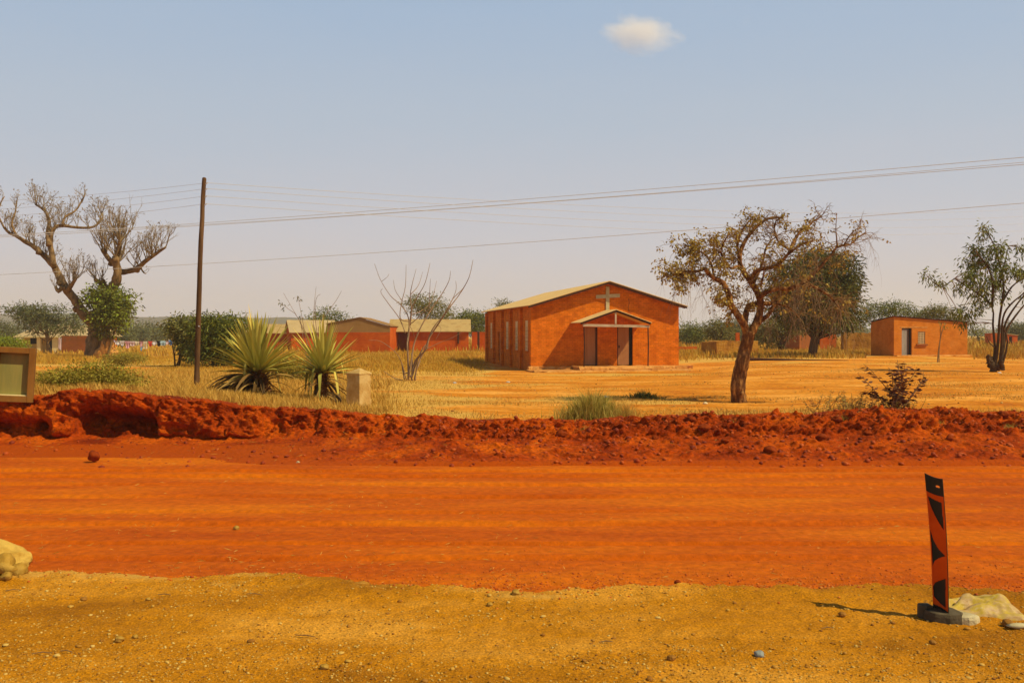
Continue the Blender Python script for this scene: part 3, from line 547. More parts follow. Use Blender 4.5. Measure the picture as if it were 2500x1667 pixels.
def bushy(name, label, px, base, D, ells, nc, per, lsz, lm, rad, trunk=None, cat='tree', group=None, droop=.3, barkm='bark_d', z=None, stems=1, asp=.3, shell=.5):
    """ells in photo pixels (px, py, half width, half height) at distance D"""
    s = D / F; bx_ = xpx(px, D); bz = gzf(bx_, D) if z is None else z
    o = thing(name, label, cat, (bx_, D, bz), 0, group)
    E = [((a - 1250) * s - bx_, RNG.uniform(-.2, .2) * c * s, CAMH - (b_ - HZ) * s - bz, c * s, c * s * .8, d * s) for a, b_, c, d in ells]
    cen = ell_clusters(E, nc, shell); rr = rad * (.6 + .8 * RNG.random(len(cen)))
    cen = cen[cen[:, 2] > .1]
    per_ = per; base_, d = cluster_leaves(cen, per_, rad, droop); tone = np.repeat(RNG.random(len(cen)), per_) * .55 + RNG.random(len(cen) * per_) * .45
    keep = base_[:, 2] > .02
    leaves_mesh('crown', base_[keep], d[keep], lsz * (.6 + .8 * RNG.random(keep.sum())), lsz * asp, lm, o, tone[keep])
    tr = trunk or .1; t = MB(); top = np.mean([e_[:3] for e_ in E], 0)
    for q in range(stems):
        b0 = np.array([RNG.normal() * tr * 1.2 * (stems > 1), RNG.normal() * tr * (stems > 1), -.2]); tgt = top + (RNG.normal(size=3) * np.array([.5, .5, .2]) * E[0][3] * (stems > 1))
        ts = np.linspace(0, 1, 7)[:, None]; pth = b0 + (tgt - b0) * ts + np.cumsum(RNG.normal(size=(7, 3)) * .03 * np.linalg.norm(tgt - b0), 0) * ts
        t.tube(pth, tr * (1.15 - .85 * ts[:, 0]), 7, wob=.08)
        for c in cen[RNG.choice(len(cen), min(len(cen), max(3, 26 // stems)), replace=False)]:
            i = RNG.integers(2, 6); a = pth[i]; mid = (a + c) / 2 + RNG.normal(size=3) * .05 * np.linalg.norm(c - a) + np.array([0, 0, -.06 * np.linalg.norm(c - a)])
            t.tube([a, mid, c], [tr * .38, tr * .22, tr * .06], 5, cap=False)
    t.build('trunk', M[barkm], o, smooth=True)
    return o
def px_path(pts, D, off=(0, 0, 0), jit=0, depth=0):
    """photo points to a local path; depth lets the limb lean toward or away from the camera"""
    n = len(pts); out = []
    for i, (a, b_) in enumerate(pts):
        Di = D + depth * i / max(1, n - 1) + (RNG.normal() * jit if i else 0); p = P(a, b_, Di); out.append((p.x - off[0], p.y - off[1], p.z - off[2]))
    return np.array(out)
def smoothp(Pt, k=3):
    Pt = np.asarray(Pt, float); n = len(Pt)
    if n < 3: return Pt
    out = []
    for i in range(n - 1):
        p0, p1, p2, p3 = Pt[max(i - 1, 0)], Pt[i], Pt[i + 1], Pt[min(i + 2, n - 1)]
        for j in range(k):
            t = j / k; out.append(.5 * ((2 * p1) + (-p0 + p2) * t + (2 * p0 - 5 * p1 + 4 * p2 - p3) * t * t + (-p0 + 3 * p1 - 3 * p2 + p3) * t ** 3))
    out.append(Pt[-1]); return np.array(out)
def grow(mb, p, d, ln, r, lvl, tips, up=.25, spread_=.7, seg=5, wig=.18, nk=(2, 4), sh=.68, sides=4, droop=0):
    d = d / np.linalg.norm(d); pts = [p]; q = p.copy()
    for i in range(seg):
        d = d + RNG.normal(size=3) * wig + np.array([0, 0, up * .3 - droop * (i / seg)]); d /= np.linalg.norm(d); q = q + d * ln / seg; pts.append(q)
    mb.tube(pts, np.linspace(r, r * .5, seg + 1), sides, cap=False)
    tips.append((q, d, lvl))
    if lvl > 0:
        for k in range(RNG.integers(*nk) + 1):
            i = seg if k == 0 else RNG.integers(2, seg + 1)
            nd = d + RNG.normal(size=3) * spread_ * (.4 if k == 0 else 1); grow(mb, pts[i], nd, ln * sh * RNG.uniform(.75, 1.2), r * .55, lvl - 1, tips, up, spread_, seg, wig, nk, sh, sides, droop)

# ---------------------------------------------------------------- big leafless tree on the left
D0 = 75.; o0 = (xpx(235, D0), D0, gzf(xpx(235, D0), D0)); ps = D0 / F
bt = thing('bare_tree', 'large leafless tree with stubby pollarded limbs left of the utility pole', 'tree', o0)
t = MB()
def limb(pts, r0, r1, depth=0, sides=9, wob=.05, mb=None, D=D0, off=o0):
    pth = smoothp(px_path(pts, D, off, .1 if D > 60 else .025, depth)); (mb or t).tube(pth, np.linspace(r0, r1, len(pth)) * D / F * (.82 if D > 60 and r0 < 28 else 1), sides, wob=wob); return pth
trk = limb([(237, 885), (236, 862), (238, 835), (242, 805), (240, 780), (236, 758)], 29, 20, 0, 14, .06)
limb([(214, 880), (222, 850), (232, 820)], 10, 9, -.5); limb([(264, 880), (254, 850), (246, 822)], 11, 8, -.6)
L1 = limb([(240, 800), (224, 786), (208, 770), (195, 752), (182, 730), (166, 711), (152, 688), (141, 666), (131, 648), (116, 632), (101, 617), (80, 600), (62, 590), (42, 577), (24, 569), (11, 556)], 17, 3.5, 1.5)
L2 = limb([(240, 770), (256, 738), (270, 712), (283, 688), (287, 668), (285, 650), (282, 628)], 17, 10, -1.5, 10, .08)
L3 = limb([(131, 648), (128, 622), (124, 600), (126, 573), (136, 555), (153, 551), (190, 556), (230, 554), (252, 531)], 9, 2.5, 1.5)
L4 = limb([(120, 600), (118, 570), (121, 540), (110, 515), (88, 500)], 8, 2.5, 2)
L5 = limb([(285, 664), (303, 664), (333, 657), (352, 640), (367, 630), (388, 615), (405, 604)], 10, 3, -1.5)
L6 = limb([(283, 646), (268, 634), (256, 618), (250, 610)], 9, 5, -1); L7 = limb([(284, 635), (290, 610), (293, 590)], 9, 5, -2)
L8 = limb([(270, 706), (250, 694), (232, 682)], 8, 5, -1); L9 = limb([(166, 711), (176, 694), (186, 680)], 8, 4, -1); L10 = limb([(152, 700), (143, 712), (136, 700)], 7, 4, 0)
L11 = limb([(11, 556), (3, 540), (-4, 520), (2, 498), (12, 480)], 3, 1.5, 1); L12 = limb([(42, 577), (30, 548), (38, 520), (42, 492)], 4, 1.5, 1); L13 = limb([(153, 551), (160, 530), (185, 515), (200, 492), (208, 478)], 4, 1.5, 2)
L14 = limb([(343, 651), (350, 664), (356, 668)], 3, 1.5, -1); L15 = limb([(186, 757), (180, 752)], 8, 5)
for a, b_ in ((148, 690), (160, 702), (284, 640), (272, 640), (132, 645), (96, 612), (334, 656), (253, 690)): # pollard knobs
    limb([(a, b_ + 5), (a + RNG.uniform(-3, 3), b_), (a + RNG.uniform(-4, 4), b_ - 7)], 9, 5, RNG.uniform(-1, 1), 7, .2)
t.build('trunk', M['bark'], bt, smooth=True)
tw = MB(); tips = []
def sprout(path, n, ln, lvl, r=.045, i0=0, up=.5, dirs=None, spread_=.45):
    for k in range(int(n * 1.45)):
        i = RNG.integers(int(i0 * len(path)), len(path)); d = np.array([RNG.normal() * .62, RNG.normal() * .6, .85 + .4 * RNG.random()]); 
        if dirs is not None: d += np.array(dirs)
        grow(tw, path[i], d, ln * RNG.uniform(.6, 1.15), r, lvl, tips, up, spread_, 4, .16, (1, 3), .66, 4)
sprout(L7, 12, 1.5, 3, .07, .6); sprout(L6, 9, 1.25, 3, .06, .5, dirs=(-.35, 0, .1)); sprout(L2, 9, 1.5, 3, .07, .85); sprout(L5, 20, 1.1, 3, .05, .3, dirs=(.2, 0, .1)); sprout(L8, 9, .95, 2, .05, .5, dirs=(-.3, 0, 0))
sprout(L1, 20, .8, 3, .045, .55, dirs=(-.15, 0, 0)); sprout(L3, 26, .8, 3, .04, .3); sprout(L4, 14, .85, 3, .04, .4, dirs=(-.2, 0, 0)); sprout(L9, 10, 1.0, 3, .05, .3, dirs=(.6, 0, -.2)); sprout(L10, 5, .7, 2, .04, .4)
sprout(L11, 8, .6, 2, .03, .2); sprout(L12, 8, .6, 2, .03, .3); sprout(L13, 10, .6, 2, .03, .3); sprout(L1, 8, .7, 2, .04, .25, dirs=(.4, 0, -.1)); sprout(L14, 2, .5, 1, .02, .4, dirs=(.3, 0, -.8))
tw.build('branches', M['twig_g'], bt, smooth=True)
tp = np.array([a for a, _, l in tips if l == 0]); td = np.array([d for _, d, l in tips if l == 0])
tp = tp[::4]; td = td[::4]; bs_, dd = cluster_leaves(tp, 3, .08, .1); leaves_mesh('twig_ends', bs_, dd + np.repeat(td, 3, 0) * 1.5, .22, .06, leafmat('dry_twig_end', [(.16, .11, .06), (.3, .22, .12), (.36, .3, .2)]), bt)
# green growth wrapped round the trunk
bushy('leafy_creeper', 'bushy green creeper wrapped round the trunk of the large leafless tree', 262, 862, D0 - 1.2, [(258, 722, 46, 30), (262, 752, 56, 40), (290, 730, 42, 34), (236, 748, 34, 42), (262, 792, 40, 34), (286, 770, 36, 32)], 210, 34, .27, M['lf_creep'], .5, .09, 'creeper', asp=.45, stems=3, barkm='bark')
for a_, b2, rx1, rz1 in ((262, 852, .62, 1.0), (244, 866, .5, .55), (276, 866, .45, .5)):
    q_ = P(a_, b2, D0 - .9); bv_ = MB(); th = np.linspace(0, 6.283, 15)[:-1]; zs = np.linspace(-1, 1, 9)
    bv_.add([(q_.x - o0[0] + rx1 * math.cos(t_) * math.sqrt(1.02 - z_ * z_) * (.8 + .4 * vn(z_ * 3, t_, 6)), q_.y - o0[1] + .5 * math.sin(t_) * math.sqrt(1.02 - z_ * z_), q_.z - o0[2] + rz1 * z_) for z_ in zs for t_ in th], [(i * 14 + j, i * 14 + (j + 1) % 14, (i + 1) * 14 + (j + 1) % 14, (i + 1) * 14 + j) for i in range(8) for j in range(14)])
    bv_.build('termite_crust', M['slab'], bt, smooth=True)
# ---------------------------------------------------------------- tree with curled brown leaves
D1 = 27.; o1 = (xpx(1803, D1), D1, gzf(xpx(1803, D1), D1)); s1 = D1 / F
mt = thing('dry_tree', 'dry crooked tree with curled brown leaves in the open yard right of the church', 'tree', o1)
t = MB(); lb = lambda *a, **k: limb(*a, **k, D=D1, off=o1)
T0 = lb([(1808, 1004), (1805, 985), (1803, 968), (1802, 945), (1806, 915), (1812, 885), (1818, 858), (1824, 832), (1830, 808)], 20, 14, 0, 16, .05)
lb([(1796, 994), (1798, 975), (1803, 955)], 9, 7, -.1); lb([(1818, 994), (1812, 975), (1808, 955)], 9, 7, -.15)
lb([(1791, 935), (1794, 928), (1800, 922)], 5, 5, -.1, 8, .2)
A = lb([(1828, 830), (1819, 798), (1810, 782), (1802, 770), (1794, 758), (1786, 748), (1780, 722), (1772, 705), (1766, 692), (1755, 684), (1743, 679), (1730, 668), (1721, 656)], 10, 4.5, -.5, 10)
A2 = lb([(1721, 656), (1703, 662), (1683, 662), (1655, 670), (1627, 676)], 4, 1.3, -.4, 7); A3 = lb([(1786, 748), (1775, 745), (1762, 738)], 4, 2, -.3, 7)
B = lb([(1826, 830), (1818, 800), (1819, 780), (1822, 762), (1828, 748), (1838, 743), (1862, 741), (1884, 740), (1894, 728), (1908, 715), (1925, 708), (1950, 704)], 8.5, 4, .9, 9)
Cc = lb([(1830, 825), (1838, 804), (1846, 788), (1853, 770), (1856, 750), (1855, 730), (1847, 710), (1838, 696), (1829, 682), (1818, 668), (1811, 656), (1806, 640), (1806, 620), (1811, 605), (1820, 586), (1832, 570), (1845, 555), (1860, 543), (1875, 534), (1889, 531), (1912, 533)], 10.5, 2, .4, 10)
Dd = lb([(1855, 726), (1868, 714), (1885, 708), (1905, 703), (1920, 706), (1938, 700), (1958, 696), (1978, 697), (1998, 706), (2016, 716), (2031, 728), (2044, 744), (2053, 757)], 6.5, 2, -.8, 8)
Ee = lb([(1832, 690), (1838, 672), (1850, 660), (1868, 655), (1885, 652), (1900, 646), (1912, 634), (1925, 619), (1940, 608), (1952, 598), (1968, 592), (1985, 588)], 6, 1.8, -.6, 8)
E2 = lb([(1925, 619), (1938, 590), (1952, 567), (1966, 560), (1976, 550), (1986, 540), (2000, 532), (2008, 524)], 4.5, 1, 1, 7)
Ff = lb([(1851, 790), (1864, 778), (1876, 768), (1884, 754), (1892, 742), (1906, 730), (1920, 712), (1960, 690), (1990, 665), (2012, 640), (2028, 624), (2040, 606), (2056, 600), (2074, 598), (2092, 582), (2114, 567)], 6, 1.5, 1.4, 8)
F2 = lb([(2043, 603), (2042, 580), (2040, 560), (2042, 525)], 2.2, .7, .3, 5); F3 = lb([(2060, 598), (2078, 570), (2098, 556)], 2, .7, .3, 5)
G1 = lb([(1811, 656), (1800, 650), (1785, 655), (1770, 640), (1760, 615), (1768, 590), (1780, 570)], 4, 1.2, -.7, 7); G2 = lb([(1806, 630), (1800, 600), (1808, 570), (1820, 552), (1830, 538), (1840, 530)], 4, 1, .6, 7)
G3 = lb([(1838, 696), (1850, 670), (1862, 640), (1868, 610), (1880, 590), (1900, 575)], 4, 1.2, .9, 7); G4 = lb([(1856, 700), (1864, 670), (1866, 640)], 3, 1, -.6, 6)
G5 = lb([(1743, 679), (1738, 650), (1725, 625), (1705, 612), (1690, 606), (1672, 598)], 3, .9, .6, 6); G6 = lb([(1892, 742), (1925, 750), (1950, 775)], 3, 1.4, -.7, 6)
G7 = lb([(1930, 612), (1900, 590), (1890, 560), (1895, 535)], 3, 1, .5, 6)
t.build('trunk', M['bark_m'], mt, smooth=True)
tw = MB(); tips = []
def sprout1(path, n, ln, lvl, r=.012, i0=.3, droop=.25, dirs=(0, 0, 0), up=.1):
    for k in range(int(n * 1.35)):
        i = RNG.integers(int(i0 * len(path)), len(path)); d = np.array([RNG.normal(), RNG.normal() * .8, RNG.normal() * .6 + .35]) + np.array(dirs)
        grow(tw, path[i], d, ln * RNG.uniform(.5, 1.2), r, lvl, tips, up, .8, 5, .2, (1, 3), .66, 4, droop)
for pth, n, ln in ((A, 14, .42), (A2, 20, .4), (A3, 5, .3), (B, 14, .45), (Cc, 46, .36), (Dd, 38, .5), (Ee, 34, .36), (E2, 22, .28), (Ff, 30, .45), (F2, 5, .15), (F3, 6, .3), (G1, 20, .45), (G2, 20, .3), (G3, 18, .45), (G4, 8, .4), (G5, 18, .4), (G6, 8, .4), (G7, 16, .33)): sprout1(pth, n, ln, 2)
tw.build('branches', M['twig_d'], mt, smooth=True)
nt_ = MB(); tips2 = []
for pth, n in ((A2, 14), (Dd, 40), (G5, 10), (A, 10), (G6, 10), (F3, 7), (Ff, 16), (Ee, 12), (B, 10)):                # long hanging twigs
    for k in range(n):
        p = pth[RNG.integers(len(pth) // 3, len(pth))]; grow(nt_, p, np.array([RNG.normal() * .6, RNG.normal() * .6, -.2]), RNG.uniform(.35, .9), .007, 2, tips2, -.5, .5, 5, .15, (1, 3), .7, 3, .4)
nt_.build('hanging_twigs', M['twig'], mt, smooth=True)
allp = np.array([a for a, _, l in tips]); pxx = 1250 + (allp[:, 0] + o1[0]) / (allp[:, 1] + o1[1]) * F
pr_ = np.where(pxx < 1800, .9, np.where(pxx < 1900, .5, .3)); cl_ = fbm(pxx * .035, allp[:, 2] * 2.2 + allp[:, 1], 55, 2); sel = allp[RNG.random(len(allp)) < pr_ * .8 * sst(.47, .56, cl_)]
bs_, dd = cluster_leaves(sel, 7, .09, .9); leaves_mesh('leaves', bs_, dd, .085 * (.6 + .8 * RNG.random(len(bs_))), .055, M['lf_dry'], mt)
# ---------------------------------------------------------------- big leafy tree behind it
bushy('leafy_tree', 'big leafy green tree with a dark trunk behind the dry crooked tree', 1983, 870, 68, [(1990, 650, 62, 42), (1930, 690, 55, 50), (2040, 680, 58, 62), (2000, 720, 80, 60), (2055, 740, 42, 60), (1925, 745, 52, 40), (2000, 770, 70, 40), (2065, 785, 34, 24), (1945, 780, 30, 20)], 640, 44, .32, M['lf_dark'], .55, .32, droop=.5, asp=.28)
bushy('leafy_tree', 'brownish green bushy tree left of the small red hut', 1905, 862, 84, [(1893, 795, 38, 22), (1872, 812, 26, 20), (1920, 795, 30, 20), (1884, 835, 22, 18)], 130, 30, .32, M['lf_olive'], .6, .13, stems=3)
# slender tree at the right edge
D2 = 45.; o2 = (xpx(2430, D2), D2, gzf(xpx(2430, D2), D2))
rt = thing('slender_tree', 'slender many stemmed tree with drooping green leaves and a dark stump at the right edge', 'tree', o2)
t = MB(); lb = lambda *a, **k: limb(*a, **k, D=D2, off=o2, mb=t)
S1 = lb([(2424, 905), (2427, 880), (2429, 850), (2426, 815), (2424, 790), (2425, 765), (2421, 745)], 4, 1.6, .4); S2 = lb([(2430, 908), (2433, 870), (2438, 820), (2440, 780), (2446, 740), (2450, 700), (2444, 660), (2432, 620), (2422, 590), (2406, 560)], 3.8, .9, 0)
S3 = lb([(2436, 905), (2444, 860), (2446, 820), (2446, 795), (2452, 765), (2470, 740), (2496, 718), (2520, 690)], 3.6, 1.2, -.5); S4 = lb([(2437, 905), (2448, 850), (2452, 800), (2464, 770), (2486, 738), (2515, 700), (2540, 640)], 3.6, 1.2, .3)
S5 = lb([(2440, 900), (2450, 850), (2458, 805), (2480, 770), (2510, 735), (2540, 715)], 4, 1.2, .6); S6 = lb([(2421, 745), (2405, 730), (2385, 715), (2360, 700), (2330, 680)], 3, .9, .4); S7 = lb([(2421, 750), (2424, 700), (2415, 660), (2395, 630), (2375, 610)], 3.5, .9, -.4)
S8 = lb([(2446, 740), (2470, 700), (2500, 680), (2530, 672)], 2.4, .8, -.4); S9 = lb([(2430, 850), (2415, 835), (2408, 820)], 1.5, .6, -.3); S10 = lb([(2330, 680), (2300, 700), (2280, 690), (2262, 672)], 1.6, .5, .2); S11 = lb([(2440, 700), (2450, 650), (2462, 600)], 2.4, .8, .4); S12 = lb([(2444, 900), (2460, 835), (2445, 790)], 3, 1.2, -.4)
t.build('trunk', M['bark_d'], rt, smooth=True)
t = MB(); 
for a, b_, r_s in ((2418, 882, 12), (2424, 896, 11), (2430, 885, 10), (2446, 890, 9), (2413, 876, 7)): limb([(a, b_ + 12), (a + 1, b_ + 4), (a - 2, b_ - 4), (a + 2, b_ - 10)], r_s * .7, r_s * .35, RNG.uniform(-.3, .3), 9, .25, mb=t, D=D2, off=o2)
t.build('stump', M['bark_d'], rt, smooth=True)
sx2 = D2 / F
ce = [(2408, 563, 14, 16), (2430, 610, 26, 20), (2392, 610, 20, 18), (2440, 650, 30, 28), (2360, 665, 34, 26), (2390, 690, 44, 32), (2290, 690, 22, 14), (2268, 672, 10, 8), (2400, 730, 30, 22), (2345, 700, 26, 20), (2470, 720, 24, 14), (2500, 710, 22, 14), (2440, 690, 22, 30), (2350, 770, 20, 12), (2370, 785, 22, 12), (2335, 760, 14, 8), (2500, 610, 14, 20), (2495, 760, 8, 6), (2460, 660, 20, 20), (2480, 670, 20, 16), (2376, 640, 24, 16), (2375, 755, 16, 12), (2405, 640, 30, 20)]
E = [((a - 1250) * sx2 - o2[0], RNG.uniform(-.5, .5), CAMH - (b_ - HZ) * sx2 - o2[2], c * sx2 * .9, c * sx2, d_ * sx2 * .85) for a, b_, c, d_ in ce]
cen = ell_clusters(E, 190, .2, .5); bs_, dd = cluster_leaves(cen, 20, .2, 1.3, flat=1.2); tone = np.repeat(RNG.random(len(cen)), 20) * .5 + RNG.random(len(cen) * 20) * .5
leaves_mesh('crown', bs_, dd, .23 * (.6 + .8 * RNG.random(len(bs_))), .06, M['lf_green'], rt, tone)
tw = MB()
stem_pts = np.concatenate([S1[8:], S2[8:], S3[8:], S4[8:], S6, S7, S8, S10, S11])
for c in cen:
    j = np.argmin(((stem_pts - c) ** 2).sum(1) + RNG.random(len(stem_pts)) * .05); a = stem_pts[j]
    if np.linalg.norm(a - c) < 1.6: tw.tube([a, (a + c) / 2 + np.array([0, 0, .05]), c], [.014, .01, .005], 4, cap=False)
tw.build('branches', M['twig_d'], rt)
# thin sapling before the brick hut
sp_ = thing('sapling', 'thin forked sapling with a few hanging leaves in front of the brick hut', 'sapling', (xpx(2288, 58), 58, gzf(xpx(2288, 58), 58))); t = MB(); q0 = (xpx(2288, 58), 58, gzf(xpx(2288, 58), 58)); lb = lambda *a, **k: limb(*a, **k, D=58., off=q0, mb=t)
lb([(2289, 890), (2291, 860), (2296, 825), (2303, 800), (2310, 790)], 1.7, .7, 0, 5); lb([(2293, 890), (2293, 860), (2296, 830), (2300, 805)], 1.2, .6, .1, 5); lb([(2296, 825), (2296, 800), (2300, 788)], 1, .5, 0, 5)
t.build('trunk', M['twig_d'], sp_)
cen = np.array([((a - 1250) * 58 / F - q0[0], 0, CAMH - (b_ - HZ) * 58 / F - q0[2]) for a, b_ in ((2306, 797), (2256, 796), (2262, 788), (2300, 790), (2250, 784), (2270, 780))]); cen = cen[[0, 3]]; bs_, dd = cluster_leaves(cen, 16, .2, 1.2); leaves_mesh('crown', bs_, dd, .18, .05, M['lf_green'], sp_)

# ---------------------------------------------------------------- leafless bush
D3 = 40.; o3 = (xpx(1000, D3), D3, gzf(xpx(1000, D3), D3)); bb = thing('leafless_bush', 'leafless bush of long thin upright stems left of the church', 'bush', o3); t = MB(); k3 = .2423
zz3 = lambda L: [(900 + a * k3, 620 + b_ * k3) for a, b_ in L]
for L, r0, r1 in (([(400, 1270), (400, 1100), (390, 900), (410, 720), (430, 560), (420, 420), (440, 300), (480, 150)], 2.8, .4), ([(390, 900), (405, 800), (400, 640), (330, 520), (220, 420), (120, 260), (60, 100)], 1.8, .4), ([(400, 680), (320, 650), (330, 500), (370, 330), (378, 110)], 1.6, .45), ([(400, 1250), (430, 1080), (460, 900), (530, 730), (630, 560), (740, 400), (810, 270), (825, 170)], 2.6, .4),
                  ([(420, 720), (440, 540), (500, 420), (570, 290), (620, 90)], 1.6, .45), ([(430, 1250), (470, 1080), (580, 960), (610, 850), (700, 710), (800, 560), (920, 400), (1010, 240), (1052, 60)], 2.6, .5), ([(800, 560), (850, 450), (950, 350), (1010, 240)], 1.2, .6), ([(430, 1260), (520, 1000), (600, 880), (650, 760), (720, 670), (870, 400), (878, 270)], 1.7, .4),
                  ([(460, 1270), (500, 1100), (560, 980), (640, 760), (740, 640)], 2, .8), ([(380, 1270), (330, 1090), (260, 980), (120, 880), (0, 870)], 1.5, .4), ([(370, 800), (310, 650), (200, 500), (125, 390), (140, 350)], 1.2, .4), ([(425, 600), (500, 590), (620, 500), (660, 380), (685, 270)], 1.2, .35), ([(340, 1270), (260, 1250), (150, 1180)], 1.4, .6), ([(420, 410), (500, 320), (545, 180)], 1, .35), ([(345, 480), (270, 370), (250, 260)], .8, .3),
                  ([(610, 550), (615, 380), (625, 250)], .9, .3), ([(430, 700), (560, 590), (640, 540)], 1.1, .5), ([(135, 275), (190, 230), (205, 200)], .6, .3), ([(700, 720), (730, 760), (670, 870)], .7, .3), ([(580, 960), (700, 900), (850, 840), (960, 770)], .9, .3), ([(430, 1270), (440, 1100), (430, 1000)], 2, 1), ([(470, 1270), (480, 1180), (520, 1080)], 2, 1), ([(360, 1265), (340, 1150), (330, 1090)], 2, 1), ([(440, 1270), (400, 1200), (360, 1210)], 2.2, 1.2), ([(420, 730), (450, 800), (470, 860)], .7, .3)):
    p = smoothp(px_path(zz3(L), D3, o3, .12, RNG.uniform(-1.2, 1.2)), 4); t.tube(p, np.linspace(r0, r1, len(p)) * D3 / F, 6, wob=.06)
t.build('stems', M['twig'], bb, smooth=True)

# ---------------------------------------------------------------- sisal / yucca plants
def spiky(name, label, px, base, D, py_head, nleaf, L, seed, lean=0, skirt=60, tr=.2, drp=14):
    s = D / F; x = xpx(px, D); z0 = gzf(x, D); o = thing(name, label, 'spiky plant', (x, D, z0)); hz_ = CAMH - (py_head - HZ) * s - z0; hx = lean * s
    def blade(dirv, ln, wd, sag, p0, tw_=0, fold=.35, seg=7, brk=None):
        d = np.array(dirv, float); d /= np.linalg.norm(d); u = np.linspace(0, 1, seg); pts = [np.array(p0, float)]; dd_ = d.copy()
        for i in range(1, seg):
            dd_ = dd_ + np.array([0, 0, -sag * (1.4 * i / seg)])
            if brk is not None and i == brk: dd_ = np.array([dd_[0] * .25, dd_[1] * .25, -1.2])
            dd_ /= np.linalg.norm(dd_); pts.append(pts[-1] + dd_ * ln / (seg - 1))
        pts = np.array(pts); sd = np.cross(d, [0, 0, 1.]); sd = sd / (np.linalg.norm(sd) + 1e-6); 
        if np.linalg.norm(np.cross(d, [0, 0, 1.])) < .05: sd = np.array([1., 0, 0])
        sd = sd + RNG.normal(size=3) * .25; sd /= np.linalg.norm(sd); nrm = np.cross(sd, d); wv = wd * np.clip(np.minimum(.55 + 1.6 * u, 1.0) * (1 - np.maximum(0, (u - .35) / .65) ** 1.6) + .02, 0.02, 1)
        V = []; 
        for i in range(seg): V += [pts[i] - sd * wv[i] / 2 + nrm * fold * wv[i] / 2, pts[i], pts[i] + sd * wv[i] / 2 + nrm * fold * wv[i] / 2]
        return V, [f for i in range(seg - 1) for f in ((3 * i, 3 * i + 1, 3 * i + 4, 3 * i + 3), (3 * i + 1, 3 * i + 2, 3 * i + 5, 3 * i + 4))]
    def coll(lst, nm, m):
        V = []; Fs = []; rn = []; k = 0
        for (v_, f_), c in lst: V += v_; Fs += [tuple(i + k for i in q) for q in f_]; rn += [c] * len(f_); k += len(v_)
        return mesh(nm, np.array(V), np.array(Fs), m, o, {'rnd': ('FACE', rn)})
    live = []
    for k in range(nleaf):
        az = k * 2.39996 + RNG.normal() * .1; q = (k + .5) / nleaf; el = R(88) - q ** .85 * R(80); l = L * (1 - .12 * q + RNG.normal() * .05) * (.8 + .2 * math.sin(el))
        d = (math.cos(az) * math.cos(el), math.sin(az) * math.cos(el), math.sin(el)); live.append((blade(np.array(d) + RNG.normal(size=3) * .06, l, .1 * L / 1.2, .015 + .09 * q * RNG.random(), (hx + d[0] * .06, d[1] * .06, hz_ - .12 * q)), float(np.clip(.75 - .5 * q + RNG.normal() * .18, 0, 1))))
    for k in range(drp):
        az = RNG.random() * 6.28; el = R(RNG.uniform(0, 35)); d = (math.cos(az) * math.cos(el), math.sin(az) * math.cos(el), math.sin(el)); live.append((blade(d, L * RNG.uniform(.8, 1.05), .08 * L / 1.2, .05, (hx, 0, hz_ - .1), brk=RNG.integers(2, 5)), RNG.uniform(.15, .8)))
    coll(live, 'leaves', M['yucca'])
    dead = []
    for k in range(skirt):
        az = RNG.random() * 6.28; q = RNG.random(); zz_ = hz_ * (.25 + .75 * q) - .1; el = R(RNG.uniform(-40, 15)); d = (math.cos(az) * math.cos(el) + (-.7 if seed == 1 else 0), math.sin(az) * math.cos(el), math.sin(el))
        dead.append((blade(d, L * RNG.uniform(.5, 1.0), .07 * L / 1.2, RNG.uniform(.1, .28), (hx * q + d[0] * tr * .8, d[1] * tr * .8, zz_)), RNG.random()))
    if skirt: coll(dead, 'dead_leaves', M['yucca_d'])
    t = MB(); n = 16; u = np.linspace(0, 1, n)[:, None]; pth = np.array([0, 0, -.15]) + u * np.array([hx, 0, hz_ + .1]); t.tube(pth, tr * (1 + .12 * np.cos(np.arange(n) * 2.6)) * np.linspace(1.15, .8, n), 14, wob=.08)
    sc2 = MB()
    for k in range(220):                                   # leaf-base scales on the stem
        q = RNG.random(); az = RNG.random() * 6.28; c = np.array([hx * q + math.cos(az) * tr * .95, math.sin(az) * tr * .95, q * hz_]); ou = np.array([math.cos(az), math.sin(az), .6]); sd = np.array([-math.sin(az), math.cos(az), 0])
        t.add([c - sd * .035, c + sd * .035, c + sd * .02 + ou * .09, c - sd * .02 + ou * .09], [(0, 1, 2, 3)])
    t.build('trunk', M['bark_m'], o)
    return o
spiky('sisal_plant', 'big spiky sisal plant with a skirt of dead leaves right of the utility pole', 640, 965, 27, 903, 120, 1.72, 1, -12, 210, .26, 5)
spiky('sisal_plant', 'smaller spiky sisal plant on a bare stem beside the concrete gatepost', 785, 978, 25.5, 902, 66, 1.45, 2, 3, 26, .15, 11)
